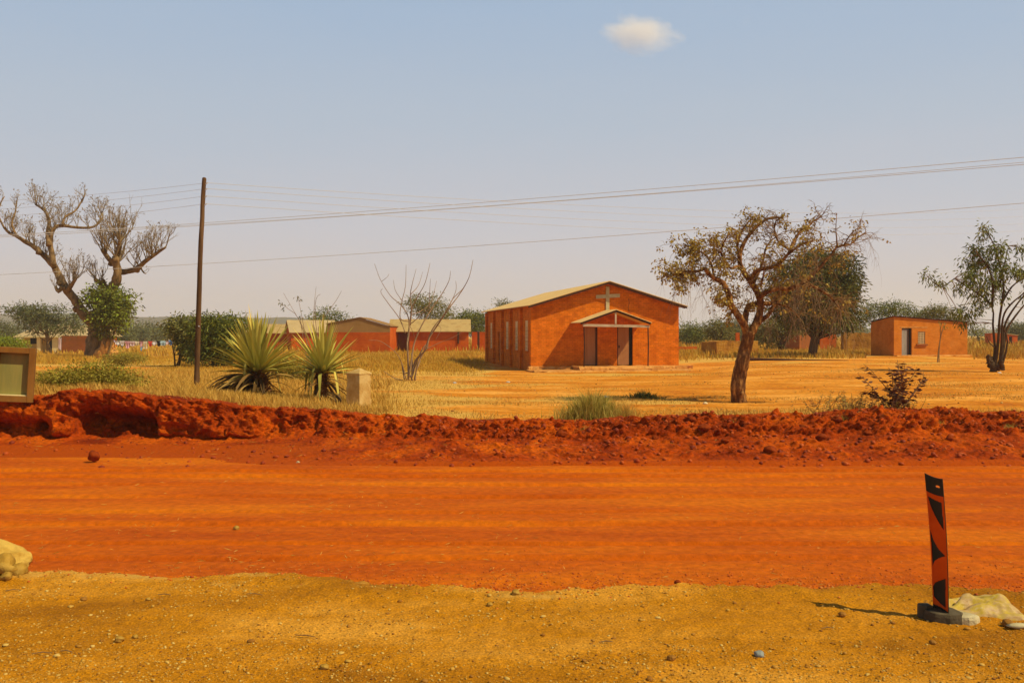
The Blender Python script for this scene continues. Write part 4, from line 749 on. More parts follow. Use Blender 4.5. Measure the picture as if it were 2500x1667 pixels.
# thin dry wands behind the small one
wd_ = thing('dry_shrub', 'thin dry wands with a few seed heads behind the two spiky plants', 'dry shrub', (xpx(765, 29), 29, gzf(xpx(765, 29), 29))); q0 = tuple(wd_.location); t = MB(); tl = []
for L in ([(775, 900), (760, 840), (735, 790), (718, 760), (692, 715)], [(770, 900), (765, 800), (767, 750), (772, 700)], [(775, 880), (778, 800), (800, 762), (820, 735), (834, 710)], [(760, 900), (742, 800), (735, 762), (727, 722)], [(765, 880), (730, 780), (705, 755), (686, 740)], [(785, 900), (770, 780), (772, 730), (783, 718)], [(750, 880), (736, 800), (734, 770)]):
    p = smoothp(px_path(L, 29., q0, .05, RNG.uniform(-.4, .4))); t.tube(p, np.linspace(.012, .004, len(p)), 5); tl.append(p[-1])
t.build('stems', M['twig'], wd_); bs_, dd = cluster_leaves(np.array([tl[4], tl[0] + np.array([.02, 0, -.45]), tl[3] + np.array([0, 0, -.05]), tl[6]]), 9, .1, 1.2); leaves_mesh('seed_heads', bs_, dd, .12, .035, M['lf_olive'], wd_)

# ---------------------------------------------------------------- bushes and background trees
bushy('bush', 'wide brownish green leafy bush left of the utility pole', 428, 882, 58, [(428, 800, 26, 24), (452, 790, 24, 22), (455, 820, 28, 26), (465, 840, 24, 30), (475, 862, 22, 20)], 230, 30, .24, M['lf_olive'], .4, .06, 'bush', stems=4, droop=.6, z=.15)
bushy('bush', 'tall green leafy bush between the utility pole and the big spiky plant', 520, 888, 55, [(515, 790, 36, 28), (550, 800, 44, 30), (500, 830, 40, 40), (560, 840, 40, 36), (590, 820, 26, 30), (480, 850, 22, 28), (520, 868, 40, 18)], 330, 32, .24, M['lf_green'], .4, .06, 'bush', stems=4, droop=.6, z=.15)
bushy('bush', 'dusty green low bush between the two spiky plants', 700, 936, 36, [(705, 895, 26, 24), (680, 905, 24, 22), (740, 915, 24, 20), (715, 925, 34, 12), (775, 900, 20, 24)], 130, 26, .13, M['lf_scrub'], .22, .03, 'bush', stems=4)
bushy('scrub_bush', 'low sprawling yellowish scrub bush above the left bank', 215, 958, 22.3, [(150, 932, 60, 24), (225, 920, 70, 30), (285, 930, 60, 26), (330, 948, 56, 16), (220, 950, 120, 14), (110, 938, 34, 20)], 640, 24, .075, M['lf_scrub'], .2, .02, 'bush', stems=7, asp=.4)
bushy('scrub_bush', 'round green scrub bush in the grass right of the thick trunk', 300, 888, 60, [(300, 872, 40, 14), (280, 878, 40, 10), (335, 876, 24, 9)], 130, 26, .13, M['lf_scrub'], .3, .03, 'bush', stems=3)
bushy('bush', 'yellow green bush peeping over the framed board', 30, 850, 62, [(22, 834, 26, 14), (48, 842, 20, 12), (0, 840, 20, 14)], 110, 30, .14, M['lf_lime'], .3, .04, 'bush', stems=3)
bushy('feathery_tree', 'spreading feathery tree in front of the cream veranda house', 120, 862, 112, [(40, 757, 34, 13), (80, 765, 38, 20), (120, 762, 40, 18), (150, 757, 24, 18), (95, 785, 46, 16), (155, 792, 46, 22), (190, 785, 30, 22), (70, 804, 30, 6)], 190, 30, .42, M['lf_far'], .6, .2, barkm='bark', stems=2, asp=.25)
bushy('feathery_tree', 'low feathery trees behind the framed board at the left edge', 10, 830, 150, [(10, 808, 34, 22), (-30, 800, 30, 26), (38, 815, 24, 14)], 130, 26, .45, M['lf_far'], .8, .12)
FT = [('pine shaped tree in the haze left of the brown bush', 370, 835, 230, [(370, 806, 12, 18), (370, 820, 18, 14)]), ('small hazy tree between thick trunk and clothesline', 345, 835, 220, [(345, 812, 14, 14), (330, 822, 16, 10)]), ('hazy low tree above the washing line', 390, 832, 240, [(392, 815, 12, 14)]), ('hazy bush beside the creeper covered trunk', 300, 838, 170, [(302, 815, 24, 22), (285, 825, 20, 16)]),
      ('round dense tree behind the brown hipped roof', 800, 850, 125, [(800, 778, 42, 26), (780, 790, 34, 20), (825, 785, 36, 20), (760, 795, 20, 16), (810, 805, 40, 20)]), ('open crowned tree behind the long red house', 1045, 850, 125, [(1040, 738, 40, 18), (1060, 760, 46, 24), (1010, 748, 28, 20), (1085, 775, 26, 14), (1000, 730, 10, 8)]),
      ('loose leafy tree between the long red house and the church', 1160, 850, 118, [(1150, 785, 30, 22), (1175, 800, 26, 22), (1130, 778, 12, 10), (1180, 775, 14, 12)]), ('small tree behind the church roof at its far end', 1230, 850, 120, [(1231, 746, 6, 6)]),
      ('leafy tree left behind the brick hut', 2150, 860, 98, [(2140, 760, 34, 18), (2190, 757, 34, 18), (2230, 775, 26, 14), (2120, 775, 16, 14)]), ('leafy tree right behind the brick hut', 2290, 860, 98, [(2290, 765, 30, 14), (2330, 785, 24, 16), (2260, 772, 20, 10)]),
      ('green tree between the brick hut and the slender tree', 2395, 850, 130, [(2398, 805, 24, 20), (2380, 818, 26, 18), (2365, 800, 16, 16)]), ('green tree behind the far red hut', 2480, 845, 160, [(2475, 805, 24, 12), (2500, 815, 24, 20)]),
      ('dark green bush behind the right corner of the church', 1690, 848, 125, [(1672, 810, 20, 24), (1700, 812, 30, 22), (1695, 822, 30, 18)]), ('brown tinged bush behind the crumbling ruin', 1755, 848, 100, [(1750, 805, 24, 22), (1765, 815, 30, 20), (1740, 795, 18, 16)]), ('bluish green tree behind the bare trunk fork', 1800, 850, 170, [(1795, 800, 26, 22), (1810, 815, 34, 18)]), ('green bush right of the bare trunk', 1845, 850, 140, [(1850, 820, 26, 18), (1865, 828, 24, 14)])]
for i, (lab, px, b_, D, el) in enumerate(FT):
    near = D < 150; o = bushy('tree', lab, px, b_, D, el, 70 if D > 200 else (20 if 'end' in lab else 150), 26, .0028 * D, M['lf_far'] if D > 150 else (M['lf_olive'] if i % 2 else M['lf_green']), .0062 * D, .09 if D < 200 else .2, group='background trees beyond the yard', asp=.3)
for i in range(34):                                                   # far treeline, small
    px = RNG.uniform(-150, 2700); D = RNG.uniform(260, 520); hgt = RNG.uniform(3, 6.5) / D * F
    bushy('distant_tree', 'small hazy tree on the flat horizon beyond the houses', px, 0, D, [(px, HZ - hgt * .35 + 3, hgt * .75, hgt * .45), (px + hgt * .7, HZ - hgt * .15 + 4, hgt * .7, hgt * .35)], 22, 22, .0028 * D, M['lf_far'], .006 * D, .2, group='distant trees on the horizon', asp=.4)
# ---------------------------------------------------------------- dry grass
def blades(name, label, x, y, h, wd, m, lean=.35, z=None, cat='grass', group=None, kind='stuff', rnd=None, wind=(-.15, 0)):
    n = len(x); z = gz(x, y) if z is None else z; az = RNG.random(n) * 6.283; l = RNG.random(n) * lean; sx_ = np.cos(az); sy = np.sin(az); a2 = RNG.random(n) * 6.283; l2x = np.cos(a2) * l + wind[0] * RNG.random(n); l2y = np.sin(a2) * l
    b = np.stack([x, y, z - .02], 1); s = np.stack([sx_ * wd / 2, sy * wd / 2, 0 * x], 1); mid = b + np.stack([l2x * h * .4, l2y * h * .4, h * .55], 1); tp = b + np.stack([l2x * h * 1.1, l2y * h * 1.1, h], 1)
    V = np.stack([b - s, b + s, mid + s * .8, mid - s * .8, tp], 1); r0 = RNG.random(n) if rnd is None else rnd
    i = np.arange(n) * 5; Q = np.stack([i, i + 1, i + 2, i + 3], 1); T_ = np.stack([i + 3, i + 2, i + 4, i + 4], 1)
    V = V.reshape(-1, 3); me = bpy.data.meshes.new(name); tri = np.stack([i + 3, i + 2, i + 4], 1)
    me.vertices.add(len(V)); me.vertices.foreach_set('co', V.astype(np.float32).ravel()); lp = np.concatenate([Q.ravel(), tri.ravel()]); me.loops.add(len(lp)); me.loops.foreach_set('vertex_index', lp.astype(np.int32))
    me.polygons.add(2 * n); me.polygons.foreach_set('loop_start', np.concatenate([np.arange(n) * 4, 4 * n + np.arange(n) * 3]).astype(np.int32)); me.update(calc_edges=True)
    a = me.attributes.new('rnd', 'FLOAT', 'FACE'); a.data.foreach_set('value', np.concatenate([r0, r0]).astype(np.float32)); me.materials.append(m); o = bpy.data.objects.new(name, me); C.objects.link(o)
    return tag(o, label, cat, group, kind)
def field(n, D0_, D1_, p0, p1, dens, pw=1.0):
    D = D0_ * (D1_ / D0_) ** (RNG.random(n) ** pw); px = RNG.uniform(p0, p1, n); x = (px - 1250) / F * D; k = RNG.random(n) < dens(x, D, px); return x[k], D[k], px[k]
x, y, p = field(270000, 20.3, 46, -450, 2900, lambda x, y, p: np.clip(straw_amt(x, y) * 1.5 - .25, 0, 1) * np.where(p < 950, 1, .4) * (1 - ((np.abs(x + 3.95) < .75) & (y > 22.6) & (y < 24.8)))); 
blades('dry_grass', 'short straw coloured dry grass over the yard', x, y, np.where(p < 930 + 60 * np.sin(y * 2.3), .2, .07) * (.4 + RNG.random(len(x))) * (.6 + .8 * fbm(x * .8, y * .8, 12, 3)), .011 + y * .00028, M['straw'], .7)
x, y, p = field(190000, 40, 98, -500, 1230, lambda x, y, p: np.clip(sst(46, 60, y + 6 * (fbm(x * .3, y * .2, 5, 3) - .5)) * 1.0 + straw_amt(x, y) - .5 - np.exp(-((y - 58) / 6) ** 2) * sst(430, 260, p) * 2, 0, 1) * sst(1225, 1120, p + 90 * (fbm(x * .5, y * .3, 6, 3) - .5))); x0_, y0_ = (x - 1.19), (y - 52.5)
inside = (x0_ * .98 + y0_ * .2 > -.2) & (x0_ * .98 + y0_ * .2 < 8.8) & (-x0_ * .2 + y0_ * .98 > -.3) & (-x0_ * .2 + y0_ * .98 < 15)
x, y = x[~inside], y[~inside]
blades('tall_dry_grass', 'taller yellow dry grass before the houses left of the church', x, y, .34 * (.4 + RNG.random(len(x))) * (.4 + fbm(x * .5, y * .5, 13, 3)) * (.45 + .55 * sst(48, 75, y)) * (1 - .6 * ((p[~inside] > 235) & (p[~inside] < 440) & (y > 55))), .012 + y * .0003, M['straw_g'], .5)
x, y, p = field(105000, 60, 125, 1640, 3000, lambda x, y, p: np.clip(sst(62, 70, y) * (.35 + fbm(x * .2, y * .1, 17, 4)) * (1 - ((p > 2115) & (p < 2375) & (y < 75))) * (1 - .6 * ((p > 1700) & (p < 1885) & (y < 77))), 0, 1) )
blades('tall_dry_grass', 'rank brownish dry grass round the ruins and huts on the right', x, y, .42 * (.3 + RNG.random(len(x))) * (.3 + 1.1 * fbm(x * .4, y * .4, 18, 3)), .03 + y * .0004, M['straw_g'], .5)
x, y, p = field(50000, 95, 330, -700, 3200, lambda x, y, p: .9 + 0 * x); blades('far_grass', 'far brownish grassland behind the houses', x, y, .7 * (.4 + RNG.random(len(x))), .05 + y * .0009, M['straw_g'], .5)
# grass rooted on the crest of the bank
n = 9000; x = RNG.uniform(xpx(-100, 20), xpx(2600, 20), n); pxg = 1250 + x / 20 * F; k = RNG.random(n) < np.where(pxg < 1000, .9, .35) * sst(.35, .6, fbm(x * .9, 1, 19, 3)); x = x[k]; y = 19.95 + RNG.random(len(x)) * .7
blades('crest_grass', 'dry grass fringe hanging along the top of the earth bank', x, y, .16 * (.4 + RNG.random(len(x))), .012, M['straw'], .9, z=crest(x) - .02, wind=(-.2, 0))
# tufts
def tuft(name, label, px, D, n, rad, h, m, wd=.012, z=None, lean=.8, group=None, cat='grass tuft'):
    x0 = xpx(px, D); x = x0 + RNG.normal(size=n) * rad; y = D + RNG.normal(size=n) * rad * .6; zz = np.full(n, z) if z is not None else gz(x, y)
    r = np.hypot(x - x0, y - D) / rad; o = blades(name, label, x, y, h * (.45 + .65 * RNG.random(n)) * np.exp(-r * .35), wd, m, lean, z=zz, cat=cat, group=group, kind='x'); del o['kind']; return o
tuft('grass_tuft', 'big green and straw grass tuft on the bank edge before the church', 1450, 20.6, 1900, .36, .8, M['tuft'], .011, z=.36, lean=.8)
tuft('grass_tuft', 'small straw grass tuft just right of the big green one', 1528, 20.6, 260, .16, .55, M['straw'], .010, z=.37, lean=.7)
tuft('grass_tuft', 'dark green flat weed lying on the open yard near the crooked tree', 1572, 28.5, 420, .26, .34, M['lf_dark'], .02, lean=1.0, cat='weed')
bk = []
for px, D, zf in ((1430, 18.7, .30), (1640, 18.9, .38), (2285, 18.7, .45), (2360, 18.6, .42), (2470, 18.6, .38), (1800, 18.9, .42), (2060, 19, .5)):
    x0 = xpx(px, D); bk.append((px, D, zf))
    tuft('root_tuft', 'dry grass tuft on the red bank ' + {1430: 'right under the big grass tuft', 1640: 'between the big grass tuft and the crooked tree', 2285: 'just right of the red brown sapling', 2360: 'second from the right edge', 2470: 'at the right edge of the picture', 1800: 'directly below the crooked tree', 2060: 'below the bushy brown weed'}[px], px, D, 90, .10, .17, M['tuft'], .006, z=zf, lean=1.4, group='dry tufts clinging to the red bank', cat='grass tuft')
# red leaved sapling and weeds on the bank
def weed(name, label, px, D, z, stems, L, leafln, m, cat='plant', seed=0, spread_=.35, pairs=7, wdr=.35, rx_=.12):
    o = thing(name, label, cat, (xpx(px, D), D, z)); t = MB(); Cn = []; Dn = []
    for k in range(stems):
        az = RNG.random() * 6.28; d = np.array([math.cos(az) * spread_ * (.4 + RNG.random()), math.sin(az) * spread_ * .7, 1.]); p = np.array([RNG.normal() * rx_, RNG.normal() * rx_ * .6, -.05]); pts = [p]; ll = L * RNG.uniform(.45, 1.05)
        for i in range(7): d = d + RNG.normal(size=3) * .12; d[2] = max(d[2], .3); d /= np.linalg.norm(d); p = p + d * ll / 7; pts.append(p)
        t.tube(pts, np.linspace(.009, .003, 8) * (L + .3), 5, cap=False)
        for j in range(pairs):
            q = 1.5 + 5.4 * j / pairs; i = int(q); c = pts[i] + (pts[min(i + 1, 7)] - pts[i]) * (q - i)
            for sg in (-1, 1): a = az + sg * 1.3 + RNG.normal() * .5; Cn.append(c); Dn.append((math.cos(a), math.sin(a) * .8, .35 - RNG.random() * .7))
    t.build('stems', M['twig_d'], o); Cn = np.array(Cn); leaves_mesh('leaves', Cn, np.array(Dn), leafln * (.6 + .7 * RNG.random(len(Cn))), leafln * wdr, m, o); return o
weed('red_sapling', 'tall red brown leafy sapling standing on the right bank', 2185, 20.2, .54, 13, 1.35, .16, M['lf_brown'], spread_=.38, pairs=13, rx_=.12)
weed('weed', 'bushy brownish weed left of the red brown sapling on the bank', 2085, 20.3, .52, 44, .62, .06, M['lf_dry'], pairs=9, rx_=.36, spread_=.5)
weed('weed', 'thin yellowish weed right of the red brown sapling', 2222, 20.1, .52, 9, .5, .05, M['lf_scrub'], pairs=7, rx_=.12, spread_=.8)
weed('weed', 'low brown weed among the roots of the red brown sapling', 2150, 20.1, .53, 18, .5, .07, M['lf_brown'], pairs=7, rx_=.26, spread_=.5)
weed('weed', 'tiny isolated weed between the crooked tree and the bank', 1985, 23.5, gzf(xpx(1985, 23.5), 23.5), 6, .35, .05, M['lf_brown'], pairs=6, rx_=.08, spread_=.7)
weed('weed', 'straggly scrub weed at the right end of the scrub bush by the framed board', 95, 20.8, .82, 14, .4, .05, M['lf_scrub'], pairs=7, rx_=.22, spread_=.6)

# ---------------------------------------------------------------- utility pole and wires
DP = 31.; xo = xpx(480, DP); zo = gzf(xo, DP); up_ = thing('utility_pole', 'tall slightly leaning wooden utility pole left of the spiky plants', 'utility pole', (xo, DP, zo)); t = MB()
pth = smoothp(px_path([(480, 955), (481, 900), (483, 830), (485, 760), (487, 700), (489, 640), (491, 590), (494, 540), (496, 490), (499, 445), (499.5, 434)], DP, (xo, DP, zo)), 3); t.tube(pth, np.concatenate([np.linspace(6.6, 5.0, len(pth) - 2), [4.6, 2.8]]) * DP / F, 14, wob=.03); t.build('pole', M['pole'], up_, smooth=True)
hooks = []
for q in (449, 463, 481, 500):
    h = P(499 + (434 - q) * .05, q, DP) - Vector((xo, DP, zo)); MB().tube([h + Vector((.04, -.02, -.03)), h + Vector((.11, -.03, -.01)), h + Vector((.13, -.03, .04))], .014, 6).build('hook', M['wire'], up_); hooks.append(h + Vector((xo, DP, zo)) + Vector((.12, -.03, .02)))
MB().box((-.012, -.09, -.012), (.03, -.07, .03)).build('tag_plate', M['gal'], up_).location = P(487, 797, DP) - Vector((xo, DP, zo)) + Vector((0, 0, 0))
def wire(a, b_, sag, r, label, grp):
    n = 40; a = np.array(a); b_ = np.array(b_); heavy = 'heav' in grp; u = np.linspace(-.6 if heavy else 0, 1.5 if heavy else 1.8, n)[:, None]; p = a + (b_ - a) * u; p[:, 2] -= (sag * 4 * np.clip(u * (1 - u), 0, 1))[:, 0]; o = MB().tube(p, r, 5).build('power_line', M['wire']); tag(o, label, 'wire', grp)
G = 'thin wires strung from the utility pole'
for k, h in enumerate(hooks):
    nm = ('top', 'second from top', 'third from top', 'lowest')[k]
    wire(h, P(-420, (497, 522, 540, 560)[k], 38), .25, .005, '%s thin wire running left from the utility pole' % nm.capitalize(), G)
    wire(h, P(2700, (492, 510, 528, 545)[k], 95), 1.1, .008, '%s thin wire running right from the utility pole' % nm.capitalize(), G)
G = 'heavier wires crossing behind the utility pole'
wire(P(-250, 590, 52), P(2620, 374, 30), .22, .011, 'upper of the two heavier wires rising to the right edge', G)
wire(P(-250, 583, 53), P(2620, 386, 31), .35, .009, 'middle heavier wire running close beneath the upper one', G)
wire(P(-250, 592, 51), P(2620, 392, 30), .22, .011, 'lower of the heavier wires rising to the right edge', G)
wire(P(-200, 680, 50), P(2620, 486, 32), .25, .011, 'single low wire crossing the sky just over the bare bush', G)

# ---------------------------------------------------------------- concrete gatepost
D4 = 24.5; x4 = xpx(876, D4); z4 = gzf(x4, D4); cp = thing('gatepost', 'square weathered concrete gatepost with a low pyramid cap', 'gatepost', (x4, D4, z4), R(-33)); wz = .225
hb = CAMH - (912 - HZ) * D4 / F - z4; ht = CAMH - (902 - HZ) * D4 / F - z4; n = 26; V = []
for i in range(n):
    z = -.2 + (hb + .2) * i / (n - 1)
    for k in range(24):
        sd, q = divmod(k, 6); a = -wz + 2 * wz * q / 6; xy = [(a, -wz), (wz, a), (-a, wz), (-wz, -a)][sd]; e_ = .022 * (vn(k * .9, z * 5, 3) - .5) + (.035 * (vn(k, z * 9, 4) - .7) if q == 0 else 0) * 1.2
        V.append((xy[0] * (1 + e_ * 3), xy[1] * (1 + e_ * 3), z))
Fs = [(i * 24 + j, i * 24 + (j + 1) % 24, (i + 1) * 24 + (j + 1) % 24, (i + 1) * 24 + j) for i in range(n - 1) for j in range(24)]; V = [tuple(float(q) for q in p) for p in V]
mesh('post', V, Fs, M['concrete'], cp); b = MB(); m_ = wz + .012; b.add([(-m_, -m_, hb - .02), (m_, -m_, hb - .02), (m_, m_, hb - .02), (-m_, m_, hb - .02), (-m_, -m_, hb + .02), (m_, -m_, hb + .02), (m_, m_, hb + .02), (-m_, m_, hb + .02), (.03, 0, hb + .15)], [(0, 1, 5, 4), (1, 2, 6, 5), (2, 3, 7, 6), (3, 0, 4, 7), (4, 5, 8), (5, 6, 8), (6, 7, 8), (7, 4, 8), (3, 2, 1, 0)]); b.build('cap', M['concrete'], cp, bevel=.012)
# ---------------------------------------------------------------- framed board on the left bank
D5 = 19.7; s5 = D5 / F; fr = thing('framed_board', 'brown framed greenish board standing on the bank at the left edge', 'signboard', (xpx(33, D5), D5, .86), R(20)); fr.rotation_euler.y = R(3.5); w0, w1 = -.41, .37; h1_ = CAMH - (848 - HZ) * s5 - .86
M['frame'] = mat('ochre_brown_frame', [(.17, .07, .014), (.26, .12, .025)], 4, 6, stretch=(1, 1, .4), bump=.3); M['panel'] = mat('green_board', [(.16, .17, .05), (.26, .22, .06), (.34, .24, .05)], 1.3, 4, stretch=(2.5, 1, .3), rough=.5)
b = MB(); fw = .115
fm = MB(); fm.box((w1 - fw, -.16, -.05), (w1, .06, h1_)); fm.box((w0, -.16, h1_ - fw), (w1 - fw - .002, .06, h1_)); fm.box((w0, -.16, -.05), (w1 - fw - .002, .06, .08)); fm.box((w0, -.16, .08), (w0 + fw, .06, h1_ - fw - .002)); fm.box((-.13, -.15, .08), (-.06, .05, h1_ - fw - .002)) if False else None
fm.build('frame', M['frame'], fr, bevel=.006); MB().box((w0 + fw + .002, -.02, .082), (w1 - fw - .002, .0, h1_ - fw - .004)).build('board', M['panel'], fr)
MB().box((w0 + fw + .002, -.13, .082), (w1 - fw - .004, -.03, .1)).build('ledge', M['cream'], fr)
# ---------------------------------------------------------------- clothesline
DC = 98.; zc = lambda q: CAMH - (q - HZ) * DC / F
for px in (262, 426): 
    t = MB(); t.tube([(0, 0, -.3), (.02, 0, 1), (0, 0, zc(829) - gzf(xpx(px, DC), DC))], .045, 6); o = t.build('line_post', M['twig_d']); o.location = (xpx(px, DC), DC, gzf(xpx(px, DC), DC)); tag(o, 'thin %s post of the clothesline' % ('left' if px < 300 else 'right'), 'post')
lz = lambda p: zc(832 + 3.2 * math.sin((p - 262) / 164 * math.pi)); o = MB().tube([(xpx(p, DC), DC, lz(p)) for p in np.linspace(262, 426, 20)], .014, 5).build('clothesline', M['wire']); tag(o, 'sagging clothesline strung between two thin posts', 'clothesline')
cols = {'lilac white': (.62, .55, .72), 'white': (.72, .66, .66), 'pink': (.68, .36, .42), 'cream': (.66, .55, .4), 'light blue': (.22, .42, .6), 'red': (.6, .07, .05), 'black': (.02, .02, .025), 'pale blue': (.4, .55, .62), 'bright blue': (.08, .22, .55), 'pale pink': (.68, .5, .52)}
CM = {k: mat('cloth_' + k.replace(' ', '_'), [tuple(c * .85 for c in v), v], 3, 3, transl=.15) for k, v in cols.items()}
def cloth(kind, label, cat, px, w_, h_, m, shape='shirt'):
    x0 = xpx(px, DC); z0 = lz(px) + .08; h_ = h_ * 1.25; nx, nz = 9, 9; V = []; Fs = []
    for j in range(nz):
        v_ = j / (nz - 1)
        hw = {'shirt': lambda v: w_ / 2 * (1.0 if v < .3 else .62), 'sheet': lambda v: w_ / 2 * (1 - .08 * v), 'trousers': lambda v: w_ / 2 * (.8 + .1 * v), 'rag': lambda v: w_ / 2 * (1 - .5 * v)}[shape](v_)
        for i in range(nx):
            u = i / (nx - 1) * 2 - 1; V.append((u * hw * 1.2, .05 * math.sin(u * 5 + px) * v_ + .03 * math.sin(v_ * 6 + px), .01 - v_ * h_ * (1 - .12 * abs(u)) - .02 * (1 - u * u)))
    for j in range(nz - 1):
        for i in range(nx - 1):
            if shape == 'trousers' and j > 2 and i in (3, 4): continue
            Fs.append((j * nx + i, j * nx + i + 1, (j + 1) * nx + i + 1, (j + 1) * nx + i))
    o = mesh(kind, V, Fs, m); o.location = (x0, DC - .02, z0); sm_ = o.modifiers.new('thickness', 'SOLIDIFY'); sm_.thickness = .012; return tag(o, label, cat, 'washing on the clothesline')
for a in (('shirt', 'lilac white shirt, leftmost on the clothesline', 'shirt', 272, .68, .66, 'lilac white', 'shirt'), ('towel', 'white cloth next to the lilac shirt on the clothesline', 'towel', 288, .5, .34, 'white', 'sheet'), ('towel', 'small white cloth left of the pink garment on the line', 'towel', 299, .4, .42, 'white', 'rag'), ('dress', 'pink garment in the left half of the clothesline', 'dress', 312, .5, .62, 'pink', 'shirt'),
          ('towel', 'pale pink cloth right of the pink garment', 'towel', 324, .45, .4, 'pale pink', 'sheet'), ('towel', 'cream cloth in the middle of the clothesline', 'towel', 335, .4, .36, 'cream', 'rag'), ('shirt', 'pink shirt hung above a light blue cloth', 'shirt', 345, .36, .5, 'pink', 'shirt'), ('trousers', 'cream trousers left of the gap in the washing', 'trousers', 355, .38, .66, 'cream', 'trousers'),
          ('shirt', 'red shirt right of the gap in the washing', 'shirt', 367, .36, .45, 'red', 'shirt'), ('towel', 'white cloth between the red and the black shirt', 'towel', 377, .42, .34, 'white', 'sheet'), ('shirt', 'black shirt on the clothesline', 'shirt', 388, .4, .46, 'black', 'shirt'), ('towel', 'pale blue cloth right of the black shirt', 'towel', 398, .5, .42, 'pale blue', 'sheet'),
          ('towel', 'pale pink cloth left of the bright blue one', 'towel', 408, .36, .34, 'pale pink', 'sheet'), ('shirt', 'bright blue shirt, second last on the clothesline', 'shirt', 417, .4, .42, 'bright blue', 'shirt'), ('towel', 'white cloth at the right end of the clothesline', 'towel', 423, .2, .36, 'white', 'rag')): cloth(a[0], a[1], a[2], a[3], a[4], a[5], CM[a[6]], a[7])
o = cloth('rag', 'light blue cloth hanging low beneath the pink shirt', 'cloth', 345.5, .26, .4, CM['light blue'], 'rag'); o.location.z -= .5; o.location.y -= .03
for i, (px, c, l) in enumerate(((144, 'pale pink', 1.3), (148, 'white', 1.5))):
    o = cloth('hanging_cloth', ('patterned pinkish' if i == 0 else 'long white') + ' cloth hung on the veranda pillar edge of the cream house', 'cloth', 300, .34, l, CM[c], 'sheet'); o.location = (xpx(px, 127), 127.3, CAMH - (824 - HZ) * 127 / F); o['group'] = 'cloths on the veranda'
# dark log lying across the yard
t = MB(); p = [P(1826, 876.5, 61), P(1900, 878.5, 60.5), P(1990, 881, 60), P(2071, 883, 59.5)]; t.tube(smoothp([tuple(q) for q in p]), .10, 8, wob=.04); tag(t.build('log', M['dark_w']), 'long dark pole lying flat on the yard beneath the big leafy tree', 'log')
# brush heap by the left house
bushy('brush_heap', 'low heap of dry brush before the cream house', 140, 888, 80, [(135, 882, 26, 6), (115, 884, 16, 4)], 60, 20, .2, M['lf_dry'], .3, .03, 'heap', stems=3)

# ---------------------------------------------------------------- road marker panel
DM = 7.3; xm = xpx(2313, DM); zm = float(gravel_z(np.array([xm]), np.array([DM]))[0]); mk = thing('road_marker', 'leaning black and orange striped road marker panel in a broken concrete foot', 'road marker', (xm, DM, zm))
PW, PH = .152, 1.10; TL = P(2257, 1155, DM); BLp = P(2274, 1500, DM)
def pan(u, v_, off=0):                                # u across, v down; a bowed plastic panel
    top = np.array([(2258 + 43 * u - 1250) / F * DM, 0, CAMH - (1158 + 8 * u - HZ) / F * DM]); bot = np.array([(2280 + 37 * u - 1250) / F * DM, 0, CAMH - (1503 - HZ) / F * DM])
    c = top + (bot - top) * v_; c[1] = DM + .05 * (1 - v_) + .04 - .15 * u + .028 * (1 - (2 * u - 1) ** 2) * (1) - off; c[0] = c[0] * c[1] / DM + .012 * math.sin(v_ * 3.1) ; c[2] += -.018 * (1 - (2 * u - 1) ** 2) * 0
    return c - np.array([xm, DM, zm]) + np.array([0, 0, -.014 * (1 - (2 * u - 1) ** 2) * (1 - v_)])
nu, nv_ = 44, 300
def inpoly(u, v_, poly):
    c = False; n = len(poly)
    for i in range(n):
        (x1, y1), (x2, y2) = poly[i], poly[(i + 1) % n]
        if (y1 > v_) != (y2 > v_) and u < (x2 - x1) * (v_ - y1) / (y2 - y1) + x1: c = not c
    return c
blk = [[(.06, .158), (.86, .172), (.89, .37), (.62, .325), (.38, .275), (.18, .22)], [(.05, .40), (.22, .47), (.5, .52), (.90, .552), (.5, .583), (.22, .615), (.07, .655)], [(.86, .715), (.84, .925), (.5, .91), (.2, .885), (.07, .87), (.05, .80), (.2, .77), (.5, .745)]]
hole = lambda u, v_: ((u - .70) / .14) ** 2 + ((v_ - .062) / .009) ** 2 < 1
def cells(test, off, name, m):
    V = np.array([pan(i / nu, j / nv_, off) for j in range(nv_ + 1) for i in range(nu + 1)]); Fs = [(j * (nu + 1) + i, (j + 1) * (nu + 1) + i, (j + 1) * (nu + 1) + i + 1, j * (nu + 1) + i + 1) for j in range(nv_) for i in range(nu) if test((i + .5) / nu, (j + .5) / nv_)]
    us_ = sorted({i for f in Fs for i in f}); mp_ = {a: b for b, a in enumerate(us_)}; return mesh(name, V[us_], [tuple(mp_[i] for i in f) for f in Fs], m, mk, smooth=True)
M['mk_black'] = mat('marker_black', [(.022, .02, .014), (.04, .034, .022)], 6, 5, rough=.5); M['mk_orange'] = mat('marker_orange', [(.55, .06, .003), (.68, .09, .005)], 5, 4, rough=.4)
o = cells(lambda u, v_: not hole(u, v_), 0, 'panel', M['mk_black']); s_m = o.modifiers.new('thick', 'SOLIDIFY'); s_m.thickness = .006; s_m.offset = -1
cells(lambda u, v_: .125 < v_ < .945 - .02 * (1 - u) and not any(inpoly(u, v_, q) for q in blk), .009, 'orange_sheeting', M['mk_orange'])
